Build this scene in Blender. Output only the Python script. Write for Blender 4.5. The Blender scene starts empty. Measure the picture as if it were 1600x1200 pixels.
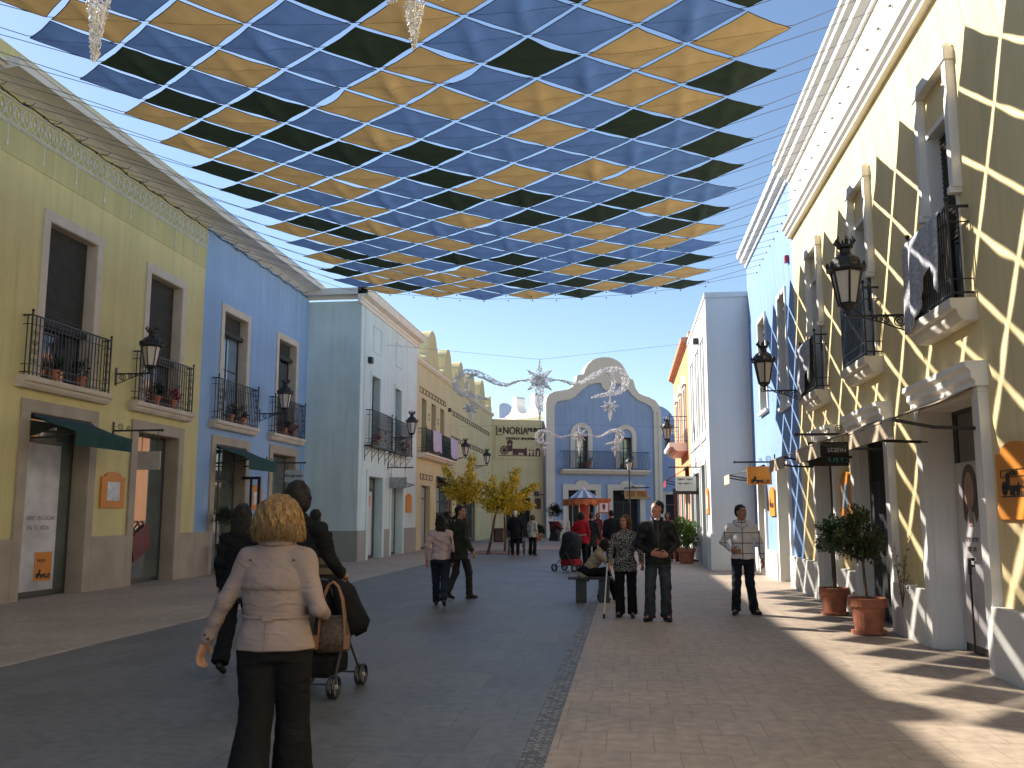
import bpy, bmesh, math, random
import numpy as np
from mathutils import Vector, Matrix, noise, geometry
R = math.radians
scene = bpy.context.scene
COL = scene.collection
rng = random.Random(7)

# ---------------------------------------------------------------- materials
MATS = {}
def srgb(r, g, b):
    f = lambda c: (c/12.92 if c <= .04045 else ((c+.055)/1.055)**2.4)
    return (f(r/255), f(g/255), f(b/255))
def mat(name, col, rough=.8, var=.0, vscale=3., bump=0., bscale=80., metal=0., spec=.4, dirt=None, detail=6., coat=0., sheen=0.):
    """plain procedural surface: base colour, slow colour variation, fine bump"""
    if name in MATS: return MATS[name]
    m = bpy.data.materials.new(name); m.use_nodes = True
    nt = m.node_tree; b = nt.nodes['Principled BSDF']; L = nt.links.new
    b.inputs['Roughness'].default_value = rough
    b.inputs['Metallic'].default_value = metal
    b.inputs['Specular IOR Level'].default_value = spec
    b.inputs['Coat Weight'].default_value = coat
    b.inputs['Sheen Weight'].default_value = sheen
    b.inputs['Base Color'].default_value = (*col, 1)
    tc = nt.nodes.new('ShaderNodeTexCoord')
    if var:
        n = nt.nodes.new('ShaderNodeTexNoise'); n.inputs['Scale'].default_value = vscale; n.inputs['Detail'].default_value = detail
        L(tc.outputs['Object'], n.inputs['Vector'])
        r = nt.nodes.new('ShaderNodeValToRGB')
        r.color_ramp.elements[0].position = .3; r.color_ramp.elements[1].position = .7
        r.color_ramp.elements[0].color = (*[max(0, c*(1-var)) for c in col], 1)
        c2 = dirt if dirt else [min(1, c*(1+var)) for c in col]
        r.color_ramp.elements[1].color = (*c2, 1)
        L(n.outputs['Fac'], r.inputs['Fac']); L(r.outputs['Color'], b.inputs['Base Color'])
    if bump:
        n2 = nt.nodes.new('ShaderNodeTexNoise'); n2.inputs['Scale'].default_value = bscale; n2.inputs['Detail'].default_value = 4
        L(tc.outputs['Object'], n2.inputs['Vector'])
        bp = nt.nodes.new('ShaderNodeBump'); bp.inputs['Strength'].default_value = bump; bp.inputs['Distance'].default_value = .01
        L(n2.outputs['Fac'], bp.inputs['Height']); L(bp.outputs['Normal'], b.inputs['Normal'])
    MATS[name] = m
    return m
def paint(name, col, streak=.15):
    """painted render: mottled, with faint vertical rain streaks and a fine grain"""
    if name in MATS: return MATS[name]
    m = mat(name, col, rough=.85, bump=.18, bscale=55, spec=.25)
    nt = m.node_tree; L = nt.links.new; b = nt.nodes['Principled BSDF']
    tc = nt.nodes.new('ShaderNodeTexCoord')
    mp = nt.nodes.new('ShaderNodeMapping'); mp.inputs['Scale'].default_value = (2.2, 2.2, .16)
    L(tc.outputs['Object'], mp.inputs['Vector'])
    n1 = nt.nodes.new('ShaderNodeTexNoise'); n1.inputs['Scale'].default_value = 1.6; n1.inputs['Detail'].default_value = 8; n1.inputs['Roughness'].default_value = .65
    L(mp.outputs['Vector'], n1.inputs['Vector'])
    n2 = nt.nodes.new('ShaderNodeTexNoise'); n2.inputs['Scale'].default_value = .7; n2.inputs['Detail'].default_value = 7
    L(tc.outputs['Object'], n2.inputs['Vector'])
    ad = nt.nodes.new('ShaderNodeMath'); ad.operation = 'ADD'; L(n1.outputs['Fac'], ad.inputs[0]); L(n2.outputs['Fac'], ad.inputs[1])
    r = nt.nodes.new('ShaderNodeValToRGB')
    r.color_ramp.elements[0].position = .34; r.color_ramp.elements[1].position = .66
    hv = nt.nodes.new('ShaderNodeMath'); hv.operation = 'MULTIPLY'; hv.inputs[1].default_value = .5
    L(ad.outputs[0], hv.inputs[0]); L(hv.outputs[0], r.inputs['Fac'])
    r.color_ramp.elements[0].color = (*[c*(1-streak) for c in col], 1)
    r.color_ramp.elements[1].color = (*[min(1, c*(1+streak*.6)) for c in col], 1)
    # here and there a longer drip mark
    mp2 = nt.nodes.new('ShaderNodeMapping'); mp2.inputs['Scale'].default_value = (5.5, 5.5, .22); L(tc.outputs['Object'], mp2.inputs['Vector'])
    n3 = nt.nodes.new('ShaderNodeTexNoise'); n3.inputs['Scale'].default_value = 1.3; n3.inputs['Detail'].default_value = 5; L(mp2.outputs['Vector'], n3.inputs['Vector'])
    r3 = nt.nodes.new('ShaderNodeMapRange'); r3.inputs[1].default_value = .58; r3.inputs[2].default_value = .74; r3.inputs[3].default_value = 1.; r3.inputs[4].default_value = 1-streak*1.1; L(n3.outputs['Fac'], r3.inputs[0])
    mu = nt.nodes.new('ShaderNodeMix'); mu.data_type = 'RGBA'; mu.blend_type = 'MULTIPLY'; mu.inputs[0].default_value = 1; L(r.outputs['Color'], mu.inputs[6]); L(r3.outputs[0], mu.inputs[7])
    L(mu.outputs[2], b.inputs['Base Color'])
    return m
def glassy(name, col, rough=.06):
    """shop or window pane: dark room behind, mirror-like face"""
    m = mat(name, col, rough=rough, var=.35, vscale=1.1, spec=.9, coat=.6)
    m.node_tree.nodes['Principled BSDF'].inputs['Coat Roughness'].default_value = .02
    return m

# ---------------------------------------------------------------- mesh builder
class MB:
    def __init__(s): s.v = []; s.f = []; s.m = []; s.mi = 0; s.sm = []; s.smooth = False
    def add(s, vs, fs):
        o = len(s.v); s.v += [tuple(p) for p in vs]
        for f in fs: s.f.append([i+o for i in f]); s.m.append(s.mi); s.sm.append(s.smooth)
        return s
    def box(s, a, b, M=None):
        (x0,y0,z0),(x1,y1,z1) = a, b
        x0,x1 = min(x0,x1),max(x0,x1); y0,y1 = min(y0,y1),max(y0,y1); z0,z1 = min(z0,z1),max(z0,z1)
        vs = [(x,y,z) for z in (z0,z1) for y in (y0,y1) for x in (x0,x1)]
        if M: vs = [M @ Vector(p) for p in vs]
        return s.add(vs, [(0,2,3,1),(4,5,7,6),(0,1,5,4),(2,6,7,3),(0,4,6,2),(1,3,7,5)])
    def bbox(s, a, b, r=.01, M=None):
        """box with its edges taken off"""
        bm = bmesh.new(); bmesh.ops.create_cube(bm, size=1)
        c = [(a[i]+b[i])/2 for i in range(3)]; d = [abs(b[i]-a[i]) for i in range(3)]
        for v in bm.verts: v.co = Vector((c[i]+v.co[i]*d[i] for i in range(3)))
        bmesh.ops.bevel(bm, geom=bm.edges[:], offset=min(r, min(d)*.45), segments=2, profile=.6, affect='EDGES')
        bm.verts.index_update()
        vs = [v.co.copy() for v in bm.verts]
        if M: vs = [M @ p for p in vs]
        s.add(vs, [[v.index for v in f.verts] for f in bm.faces]); bm.free(); return s
    def extrude(s, prof, x0, x1, M=None):
        """closed profile of (y,z) points drawn along local x"""
        n = len(prof)
        vs = [(x0,y,z) for y,z in prof] + [(x1,y,z) for y,z in prof]
        if M: vs = [M @ Vector(p) for p in vs]
        fs = [(i,(i+1)%n,(i+1)%n+n,i+n) for i in range(n)]
        tri = geometry.tessellate_polygon([[Vector((y,z,0)) for y,z in prof]])
        fs += [tuple(t) for t in tri] + [tuple(i+n for i in reversed(t)) for t in tri]
        return s.add(vs, fs)
    def plate(s, outer, holes=(), y0=0., y1=.1, M=None):
        """flat outline of (x,z) points with holes, y0 front to y1 back"""
        loops = [[Vector((x,z,0)) for x,z in lp] for lp in [outer]+list(holes)]
        flat = [p for lp in loops for p in lp]; n = len(flat)
        if holes:
            bm = bmesh.new(); bv = [bm.verts.new(p) for p in flat]; be = []; o = 0
            for lp in loops:
                k = len(lp); be += [bm.edges.new((bv[o+i],bv[o+(i+1)%k])) for i in range(k)]; o += k
            bm.verts.index_update(); bmesh.ops.triangle_fill(bm, edges=be, use_beauty=True, normal=(0,0,1))
            tri0 = [[v.index for v in f.verts] for f in bm.faces]; bm.free()
        else: tri0 = None
        vs = [(p.x,y0,p.y) for p in flat]+[(p.x,y1,p.y) for p in flat]
        if M: vs = [M @ Vector(p) for p in vs]
        tri = tri0 if tri0 else geometry.tessellate_polygon(loops)
        fs = [tuple(t) for t in tri]+[tuple(i+n for i in reversed(t)) for t in tri]
        o = 0
        for lp in loops:
            k = len(lp)
            fs += [(o+i, o+(i+1)%k, o+(i+1)%k+n, o+i+n) for i in range(k)]; o += k
        return s.add(vs, fs)
    def tube(s, pts, r, n=6, closed=False, cap=True):
        pts = [Vector(p) for p in pts]; k = len(pts)
        rs = r if isinstance(r, (list,tuple)) else [r]*k
        up = None; rings = []
        for i,p in enumerate(pts):
            a = pts[(i-1)%k] if (closed or i>0) else p; b = pts[(i+1)%k] if (closed or i<k-1) else p
            t = (b-a)
            if t.length < 1e-9: t = Vector((0,0,1))
            t.normalize()
            if up is None:
                up = Vector((0,0,1)) if abs(t.z) < .9 else Vector((1,0,0))
            side = t.cross(up)
            if side.length < 1e-6: side = t.orthogonal()
            side.normalize(); up = side.cross(t).normalized()
            rings.append([p+(side*math.cos(q)+up*math.sin(q))*rs[i] for q in [2*math.pi*j/n for j in range(n)]])
        vs = [q for rg in rings for q in rg]; fs = []
        for i in range(k if closed else k-1):
            a, b = i*n, ((i+1)%k)*n
            fs += [(a+j, a+(j+1)%n, b+(j+1)%n, b+j) for j in range(n)]
        if cap and not closed: fs += [tuple(range(n-1,-1,-1)), tuple((k-1)*n+j for j in range(n))]
        return s.add(vs, fs)
    def bar(s, a, b, w, d=None, n=4):
        return s.tube([a,b], w*.7071 if n == 4 else w/2, n)
    def lathe(s, prof, n=20, c=(0,0,0), M=None):
        """profile of (radius, z) turned about local z"""
        vs = [(c[0]+r*math.cos(2*math.pi*j/n), c[1]+r*math.sin(2*math.pi*j/n), c[2]+z) for r,z in prof for j in range(n)]
        if M: vs = [M @ Vector(p) for p in vs]
        fs = []
        for i in range(len(prof)-1):
            fs += [(i*n+j, i*n+(j+1)%n, (i+1)*n+(j+1)%n, (i+1)*n+j) for j in range(n)]
        fs += [tuple(range(n-1,-1,-1)), tuple((len(prof)-1)*n+j for j in range(n))]
        return s.add(vs, fs)
    def ball(s, c, r, n=10, m=7, sc=(1,1,1)):
        vs = []; 
        for i in range(m+1):
            a = math.pi*i/m
            for j in range(n):
                q = 2*math.pi*j/n
                vs.append((c[0]+r*sc[0]*math.sin(a)*math.cos(q), c[1]+r*sc[1]*math.sin(a)*math.sin(q), c[2]+r*sc[2]*math.cos(a)))
        fs = [(i*n+j, (i+1)*n+j, (i+1)*n+(j+1)%n, i*n+(j+1)%n) for i in range(m) for j in range(n)]
        return s.add(vs, fs)
    def spiral(s, c, r0, r1, turns, ax, az, r, a0=0., seg=14, sgn=1):
        """scroll of wrought iron in the plane of the two axes"""
        c = Vector(c); ax = Vector(ax); az = Vector(az); N = max(6,int(seg*turns)); pts = []
        for i in range(N+1):
            t = i/N; q = a0+sgn*2*math.pi*turns*t; rr = r0+(r1-r0)*t
            pts.append(c+ax*(rr*math.cos(q))+az*(rr*math.sin(q)))
        return s.tube(pts, r, 4)
    def xf(s, M):
        s.v = [tuple(M @ Vector(p)) for p in s.v]; return s
    def join(s, o, M=None):
        vs = [M @ Vector(p) for p in o.v] if M else o.v
        b = len(s.v); s.v += [tuple(p) for p in vs]
        for f,m_,sm in zip(o.f, o.m, o.sm): s.f.append([i+b for i in f]); s.m.append(m_); s.sm.append(sm)
        return s
    def mesh(s, name, mats, recalc=True):
        me = bpy.data.meshes.new(name); me.from_pydata(s.v, [], s.f)
        if not isinstance(mats, (list,tuple)): mats = [mats]
        for m_ in mats: me.materials.append(m_)
        me.polygons.foreach_set('material_index', s.m)
        me.polygons.foreach_set('use_smooth', s.sm)
        if recalc:
            bm = bmesh.new(); bm.from_mesh(me); bmesh.ops.recalc_face_normals(bm, faces=bm.faces[:]); bm.to_mesh(me); bm.free()
        me.update(); return me
    def build(s, name, mats, parent=None, recalc=True):
        return link(name, s.mesh(name, mats, recalc), parent)

def link(name, me, parent=None):
    o = bpy.data.objects.new(name, me); COL.objects.link(o)
    if parent is not None: o.parent = parent
    return o
def tag(o, label, cat, group=None):
    o['label'] = label; o['category'] = cat
    if group: o['group'] = group
    return o
def thing(name, label, cat, loc=(0,0,0), rz=0., group=None):
    o = bpy.data.objects.new(name, None); COL.objects.link(o); o.empty_display_size = .2
    o.location = loc; o.rotation_euler = (0,0,rz)
    return tag(o, label, cat, group)
def node(name, parent, label=None):
    o = bpy.data.objects.new(name, None); COL.objects.link(o); o.empty_display_size = .1; o.parent = parent
    if label: o['label'] = label
    return o
def structure(o): o['kind'] = 'structure'; return o
def dup(root, loc, rz, label, group=None):
    r = root.copy(); COL.objects.link(r); r.location = loc; r.rotation_euler = (0,0,rz); r['label'] = label
    if group: r['group'] = group
    for ch in list(root.children):
        c = ch.copy(); COL.objects.link(c); c.parent = r
        for g in ch.children:
            d = g.copy(); COL.objects.link(d); d.parent = c
    return r
def text_mesh(txt, size, depth=.004, align='CENTER', shear=0., spacing=1.):
    cu = bpy.data.curves.new('t', 'FONT'); cu.body = txt; cu.size = size; cu.extrude = depth; cu.align_x = align; cu.align_y = 'CENTER'
    cu.shear = shear; cu.space_character = spacing
    o = bpy.data.objects.new('t', cu); COL.objects.link(o)
    dg = bpy.context.evaluated_depsgraph_get(); me = bpy.data.meshes.new_from_object(o.evaluated_get(dg))
    vs = [v.co.copy() for v in me.vertices]; fs = [list(p.vertices) for p in me.polygons]
    bpy.data.objects.remove(o); bpy.data.curves.remove(cu); bpy.data.meshes.remove(me)
    return vs, fs
def put_text(mb, txt, x, y, z, size, sx=1., bold=0., **k):
    """upright lettering facing local -y, centred on x, z"""
    vs, fs = text_mesh(txt, size, **k)
    for ox in ([0] if not bold else [-bold, bold]):
        mb.add([(x+v.x*sx+ox, y-v.z, z+v.y) for v in vs], fs)
    return mb
def arc(cx, cz, r, a0, a1, n=10, rz=None):
    rz = rz or r
    return [(cx+r*math.cos(R(a0+(a1-a0)*i/n)), cz+rz*math.sin(R(a0+(a1-a0)*i/n))) for i in range(n+1)]

# ---------------------------------------------------------------- camera (fitted to the street's vanishing point)
F, VX, VY, EYE = 1450., 980., 805., 1.58
TH = math.atan((VY-600)/F); YAW = math.atan((VX-800)/F/math.hypot(1,(VY-600)/F))
def ray(u, v):
    cx = (u-800)/F; cy = -(v-600)/F
    fh = math.cos(TH)-cy*math.sin(TH); z = math.sin(TH)+cy*math.cos(TH)
    return Vector((-math.sin(YAW)*fh+math.cos(YAW)*cx, math.cos(YAW)*fh+math.sin(YAW)*cx, z))
EYEP = Vector((0,0,EYE))
def onX(u,v,X): d = ray(u,v); return EYEP+d*(X/d.x)
def onY(u,v,Y): d = ray(u,v); return EYEP+d*(Y/d.y)
def onZ(u,v,Z=0): d = ray(u,v); return EYEP+d*((Z-EYE)/d.z)
def onPlane(u,v,p,n):
    d = ray(u,v); p = Vector(p); n = Vector(n); return EYEP+d*((p-EYEP).dot(n)/d.dot(n))
cam = bpy.data.cameras.new('camera'); camo = bpy.data.objects.new('camera', cam); COL.objects.link(camo)
cam.sensor_width = 36; cam.lens = 36*F/1600; cam.clip_start = .1; cam.clip_end = 3000
camo.location = EYEP; camo.rotation_euler = (R(90)+TH, 0, YAW)
scene.camera = camo
scene.render.resolution_x = 1024; scene.render.resolution_y = 768
# ---------------------------------------------------------------- light
SUN = Vector((-1, .43, .761)).normalized()
w = bpy.data.worlds.new('World'); scene.world = w; w.use_nodes = True
nt = w.node_tree; bg = nt.nodes['Background']; sky = nt.nodes.new('ShaderNodeTexSky'); sky.sky_type = 'NISHITA'
sky.sun_disc = False; sky.sun_elevation = math.asin(SUN.z); sky.sun_rotation = math.atan2(SUN.x, SUN.y)
sky.altitude = 50; sky.air_density = 1.0; sky.dust_density = .3; sky.ozone_density = 2.
nt.links.new(sky.outputs[0], bg.inputs[0]); bg.inputs[1].default_value = .085
sl = bpy.data.lights.new('sun', 'SUN'); sl.energy = 5.; sl.angle = R(.55); sl.color = (1,.94,.84)
so = bpy.data.objects.new('sun', sl); COL.objects.link(so); so.rotation_euler = SUN.to_track_quat('Z','Y').to_euler(); so.location = (-40,20,40)
scene.view_settings.view_transform = 'Standard'; scene.view_settings.look = 'None'; scene.view_settings.gamma = 1
scene.view_settings.exposure = 1.2
scene.cycles.use_denoising = True
scene.cycles.max_bounces = 8; scene.cycles.diffuse_bounces = 5; scene.cycles.caustics_reflective = False; scene.cycles.caustics_refractive = False
# ---------------------------------------------------------------- ground
def paving(name, c1, c2, mort, bw, rh, rough, mw=.005, off=.5, stain=.3, bump=.22, rot=False):
    m = bpy.data.materials.new(name); m.use_nodes = True; nt = m.node_tree; L = nt.links.new; b = nt.nodes['Principled BSDF']
    tc = nt.nodes.new('ShaderNodeTexCoord'); src = tc.outputs['Object']
    # joints are never dead straight: nudge the coordinates a little
    nz = nt.nodes.new('ShaderNodeTexNoise'); nz.inputs['Scale'].default_value = .9; nz.inputs['Detail'].default_value = 2; L(src, nz.inputs['Vector'])
    br = nt.nodes.new('ShaderNodeTexBrick'); br.offset = off; br.squash = 1
    mx = nt.nodes.new('ShaderNodeVectorMath'); mx.operation = 'MULTIPLY_ADD'; L(nz.outputs['Color'], mx.inputs[0]); mx.inputs[1].default_value = (.012,.012,0); L(src, mx.inputs[2])
    L(mx.outputs[0], br.inputs['Vector'])
    for k,v in (('Scale',1.),('Mortar Size',mw),('Mortar Smooth',.2),('Bias',0.),('Brick Width',bw),('Row Height',rh)): br.inputs[k].default_value = v
    br.inputs['Color1'].default_value = (*c1,1); br.inputs['Color2'].default_value = (*c2,1); br.inputs['Mortar'].default_value = (*mort,1)
    n1 = nt.nodes.new('ShaderNodeTexNoise'); n1.inputs['Scale'].default_value = .55; n1.inputs['Detail'].default_value = 9; n1.inputs['Roughness'].default_value = .65; L(src, n1.inputs['Vector'])
    n2 = nt.nodes.new('ShaderNodeTexNoise'); n2.inputs['Scale'].default_value = 9; n2.inputs['Detail'].default_value = 6; L(src, n2.inputs['Vector'])
    a = nt.nodes.new('ShaderNodeMath'); a.operation = 'ADD'; L(n1.outputs['Fac'], a.inputs[0]); L(n2.outputs['Fac'], a.inputs[1])
    r = nt.nodes.new('ShaderNodeMapRange'); r.inputs[1].default_value = .7; r.inputs[2].default_value = 1.3; r.inputs[3].default_value = 1-stain; r.inputs[4].default_value = 1+stain*.6
    L(a.outputs[0], r.inputs[0])
    hs = nt.nodes.new('ShaderNodeMix'); hs.data_type = 'RGBA'; hs.blend_type = 'MULTIPLY'; hs.inputs[0].default_value = 1
    L(br.outputs['Color'], hs.inputs[6]); L(r.outputs[0], hs.inputs[7]); L(hs.outputs[2], b.inputs['Base Color'])
    rr = nt.nodes.new('ShaderNodeMapRange'); rr.inputs[3].default_value = rough-.12; rr.inputs[4].default_value = rough+.15; L(n1.outputs['Fac'], rr.inputs[0]); L(rr.outputs[0], b.inputs['Roughness'])
    bp = nt.nodes.new('ShaderNodeBump'); bp.inputs['Strength'].default_value = bump; bp.inputs['Distance'].default_value = .006
    sb = nt.nodes.new('ShaderNodeMath'); sb.operation = 'SUBTRACT'; sb.inputs[0].default_value = 1; L(br.outputs['Fac'], sb.inputs[1])
    ad = nt.nodes.new('ShaderNodeMath'); ad.operation = 'MULTIPLY_ADD'; L(n2.outputs['Fac'], ad.inputs[0]); ad.inputs[1].default_value = .35; L(sb.outputs[0], ad.inputs[2])
    L(ad.outputs[0], bp.inputs['Height']); L(bp.outputs['Normal'], b.inputs['Normal'])
    b.inputs['Specular IOR Level'].default_value = .5
    return m
M_lime = paving('limestone_paving', (.415,.325,.245), (.375,.295,.22), (.25,.19,.145), .33, .55, .6, mw=.004)
M_slate = paving('grey_slab_paving', (.120,.118,.114), (.160,.156,.150), (.085,.083,.080), .45, .8, .5, mw=.004, stain=.35)
M_sett = paving('sett_strip', (.30,.29,.27), (.10,.10,.10), (.06,.06,.06), .055, .05, .6, mw=.006, off=.3)
M_earth = mat('far_ground', (.33,.28,.22), .9, .2, .05)
def sheet(name, x0, x1, y0, y1, z, m):
    mb = MB(); mb.add([(x0,y0,z),(x1,y0,z),(x1,y1,z),(x0,y1,z)], [(0,1,2,3)])
    return structure(mb.build(name, m, recalc=False))
sheet('ground', -1500, 1500, -300, 2500, -.016, M_earth)
sheet('pavement', -14, -6.55, -14, 44, 0., M_lime)
sheet('pavement', -.55, 4.4, -14, 44, 0., M_lime)
sheet('square_paving', -16, 14, 44, 90, 0., M_lime)
sheet('road', -6.55, -.73, -14, 44, -.002, M_slate)
sheet('gutter', -.73, -.55, -14, 44, .0, M_sett)
k = MB(); k.box((-6.63,-14,-.01),(-6.55,44,.004)); structure(k.build('kerb', mat('kerb_stone', (.40,.33,.26), .7, .2, 2.5, .2)))
# ---------------------------------------------------------------- shared building materials
M_cream   = mat('cream_stone', (.60,.51,.40), .7, .10, 2.2, .12, 60)
M_pale    = mat('pale_cornice_stone', (.74,.69,.60), .7, .08, 2.2, .12, 60)
M_tan     = mat('tan_plinth_stone', (.40,.325,.24), .65, .13, 1.6, .15, 40)
M_white   = paint('white_render', (.78,.76,.72), .07)
M_offw    = paint('offwhite_plinth', (.66,.64,.60), .10)
M_iron    = mat('black_iron', (.018,.018,.02), .45, .3, 14, .1, 90, spec=.5)
M_dkbrown = mat('dark_brown_wood', (.06,.038,.025), .55, .3, 8, .15, 40)
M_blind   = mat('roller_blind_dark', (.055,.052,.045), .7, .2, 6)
M_glass   = glassy('window_glass', (.035,.045,.055))
M_shopgl  = glassy('shop_glass', (.10,.12,.105), .05)
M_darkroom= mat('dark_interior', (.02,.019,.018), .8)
M_metal   = mat('grey_metal_frame', (.10,.095,.09), .45, metal=.6)
M_green   = mat('green_awning_cloth', (.012,.060,.050), .85, .2, 7, .1, 160)
M_beigecl = mat('beige_awning_cloth', (.60,.47,.33), .85, .12, 5, .1, 160)
M_orange  = mat('orange_sign_paint', (.66,.235,.030), .5, .08, 5)
M_paper   = mat('printed_paper', (.62,.62,.62), .5, .25, 7)
M_terra   = mat('terracotta', (.36,.13,.07), .8, .25, 6, .2, 40)
M_soil    = mat('potting_soil', (.03,.02,.014), .95, .4, 30, .6, 60)
M_frost   = mat('milky_lamp_glass', (.62,.56,.50), .35, .06, 5, spec=.5)
M_roofgr  = mat('flat_roof_grey', (.25,.23,.21), .9, .2, 1)

CORNICE = [(.05,0),(0,0),(-.06,.02),(-.09,.10),(-.22,.16),(-.27,.30),(-.42,.34),(-.46,.46),(-.52,.48),(-.52,.60),(.05,.60)]
def scale_prof(p, sy, sz, dy=0, dz=0): return [(y*sy+dy, z*sz+dz) for y,z in p]

def wall_mesh(L, H, openings, depth=.5, back=7., plate_y=0., z0=0.):
    """solid house block: front at y=0 pierced by openings (x0,x1,z0,z1), with reveals"""
    mb = MB()
    xs = sorted({0., L}|{o[i] for o in openings for i in (0,1)}); zs = sorted({z0, H}|{o[i] for o in openings for i in (2,3)})
    inside = lambda x,z: any(o[0]<x<o[1] and o[2]<z<o[3] for o in openings)
    for i in range(len(xs)-1):
        for j in range(len(zs)-1):
            a,b,c,d = xs[i],xs[i+1],zs[j],zs[j+1]
            if inside((a+b)/2,(c+d)/2): continue
            mb.add([(a,0,c),(b,0,c),(b,0,d),(a,0,d)], [(0,1,2,3)])
    for (a,b,c,d) in openings:
        mb.add([(a,0,c),(a,0,d),(a,depth,d),(a,depth,c)], [(0,1,2,3)]); mb.add([(b,0,c),(b,depth,c),(b,depth,d),(b,0,d)], [(0,1,2,3)])
        mb.add([(a,0,d),(b,0,d),(b,depth,d),(a,depth,d)], [(0,1,2,3)])
        if c > z0+.01: mb.add([(a,0,c),(a,depth,c),(b,depth,c),(b,0,c)], [(0,1,2,3)])
    mb.add([(0,0,z0),(0,0,H),(0,back,H),(0,back,z0)], [(0,1,2,3)]); mb.add([(L,0,z0),(L,back,z0),(L,back,H),(L,0,H)], [(0,1,2,3)])
    mb.add([(0,back,z0),(0,back,H),(L,back,H),(L,back,z0)], [(0,1,2,3)])
    mb.add([(0,0,H),(L,0,H),(L,back,H),(0,back,H)], [(0,1,2,3)])
    return mb
def gaps(L, openings):
    """stretches of wall foot between ground openings"""
    cuts = sorted((o[0],o[1]) for o in openings if o[2] < .3); x = 0.; out = []
    for a,b in cuts:
        if a-x > .02: out.append((x,a))
        x = b
    if L-x > .02: out.append((x,L))
    return out
def surround(mb, o, w, proj, sill=False, top=None, lining=0.):
    a,b,c,d = o; t = top or w
    if lining: mb.box((a-.001,-.018,c),(a+.012,lining,d)); mb.box((b-.012,-.018,c),(b+.001,lining,d)); mb.box((a+.012,-.018,d-.012),(b-.012,lining,d+.001))
    mb.bbox((a-w,-proj,c),(a,.02,d), .008); mb.bbox((b,-proj,c),(b+w,.02,d), .008); mb.bbox((a-w,-proj,d),(b+w,.02,d+t), .008)
    return mb
def railing(L, h, d, pitch=.115, posts=True, scroll=True, r=.008):
    """wrought iron balcony front, local x along it, y=0 at its front, running back to y=d"""
    mb = MB()
    for z,q in ((h,.014),(.07,.010),(h-.17,.007),(.22,.006)):
        mb.box((-.01,-q,z-q),(L+.01,q,z+q))
        for x in (0,L): mb.box((x-q,0,z-q),(x+q,d,z+q))
    if posts:
        for x in (0,L):
            mb.box((x-.013,-.013,-.02),(x+.013,.013,h+.06)); mb.ball((x,0,h+.085),.03,8,5)
    n = max(2,int(L/pitch))
    for i in range(1,n):
        x = L*i/n; mb.box((x-r,-r,.02),(x+r,r,h))
        if i%3 == 1: mb.ball((x,0,h*.52),.02,6,4,(1,1,1.6))
    for x in (0,L):
        for yy in ([d*.5] if d > .15 else []): mb.box((x-r,yy-r,.02),(x+r,yy+r,h))
    if scroll:
        X,Z = (1,0,0),(0,0,1); p = L/n
        for i in (0,1,n-2,n-1):
            xm = p*(i+.5)
            for k in range(4):
                mb.spiral((xm,0,.28+k*(h-.5)/3.6),p*.46,.01,1.6,X,Z,.005,a0=k*1.6,seg=9,sgn=(-1)**k)
        for xm in (L*.33,L*.67):
            mb.spiral((xm,0,h*.45),.12,.015,2.,X,Z,.006,seg=10); mb.spiral((xm,0,h*.22),.10,.015,2.,X,Z,.006,a0=2,seg=10,sgn=-1)
    return mb
SLAB = [(.0,0),(-.55,.0),(-.72,.25),(-.78,.5),(-.95,.55),(-1,.72),(-1,1),(0,1)]
def balcony(parent, x0, x1, z, d, h=.22, rail=1.15, rm=None, slabm=None, label=None, over=.12, **kw):
    b = node('balcony', parent, label)
    mb = MB(); mb.extrude([(y*d,z-h+zz*h) for y,zz in SLAB], x0-over, x1+over); mb.build('slab', slabm or M_cream, b)
    rmb = railing(x1-x0, rail, d-.05, **kw); rmb.xf(Matrix.Translation((x0,-d+.05,z))); rmb.build('railing', rm or M_iron, b)
    return b
def window(parent, o, depth=.30, frame=.06, kind='glass', blind=0., mull=1, trans=1, fm=None, gm=None, fw=None, proj=.035, sm=None, label=None):
    """window or glazed door standing at the back of its opening"""
    a,b,c,d = o; wn = node('window', parent, label)
    if fw:
        mb = MB(); surround(mb, o, fw, proj, lining=depth-.055); mb.build('surround', sm or M_cream, wn)
    y = depth-.05
    fr = MB()
    for (p,q) in (((a,y,c),(a+frame,y+.04,d)),((b-frame,y,c),(b,y+.04,d)),((a+frame,y,d-frame),(b-frame,y+.04,d)),((a+frame,y,c),(b-frame,y+.04,c+frame))): fr.bbox(p,q,.006)
    for i in range(mull):
        x = a+(b-a)*(i+1)/(mull+1); fr.box((x-.03,y+.004,c+frame),(x+.03,y+.036,d-frame))
    for i in range(trans):
        z = c+(d-c)*(i+1)/(trans+1); fr.box((a+frame,y+.008,z-.02),(b-frame,y+.032,z+.02))
    fr.build('frame', fm or M_dkbrown, wn)
    g = MB(); g.add([(a+.01,y+.02,c+.01),(b-.01,y+.02,c+.01),(b-.01,y+.02,d-.01),(a+.01,y+.02,d-.01)], [(0,1,2,3)]); g.build('glass', gm or M_glass, wn)
    if blind > 0:
        bl = MB(); n = max(2,int(blind/.045)); z = d
        for i in range(n):
            bl.extrude([(y-.03,z-.045),(y-.045,z-.022),(y-.03,z),(y-.015,z),(y-.015,z-.045)], a+.03, b-.03); z -= .045
        bl.tube([(a+.04,y-.09,z-.02),((a+b)/2,y-.09,z-.03),(b-.04,y-.09,z-.02)], .075, 10)
        bl.build('roller_blind', M_blind, wn)
    return wn
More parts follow.
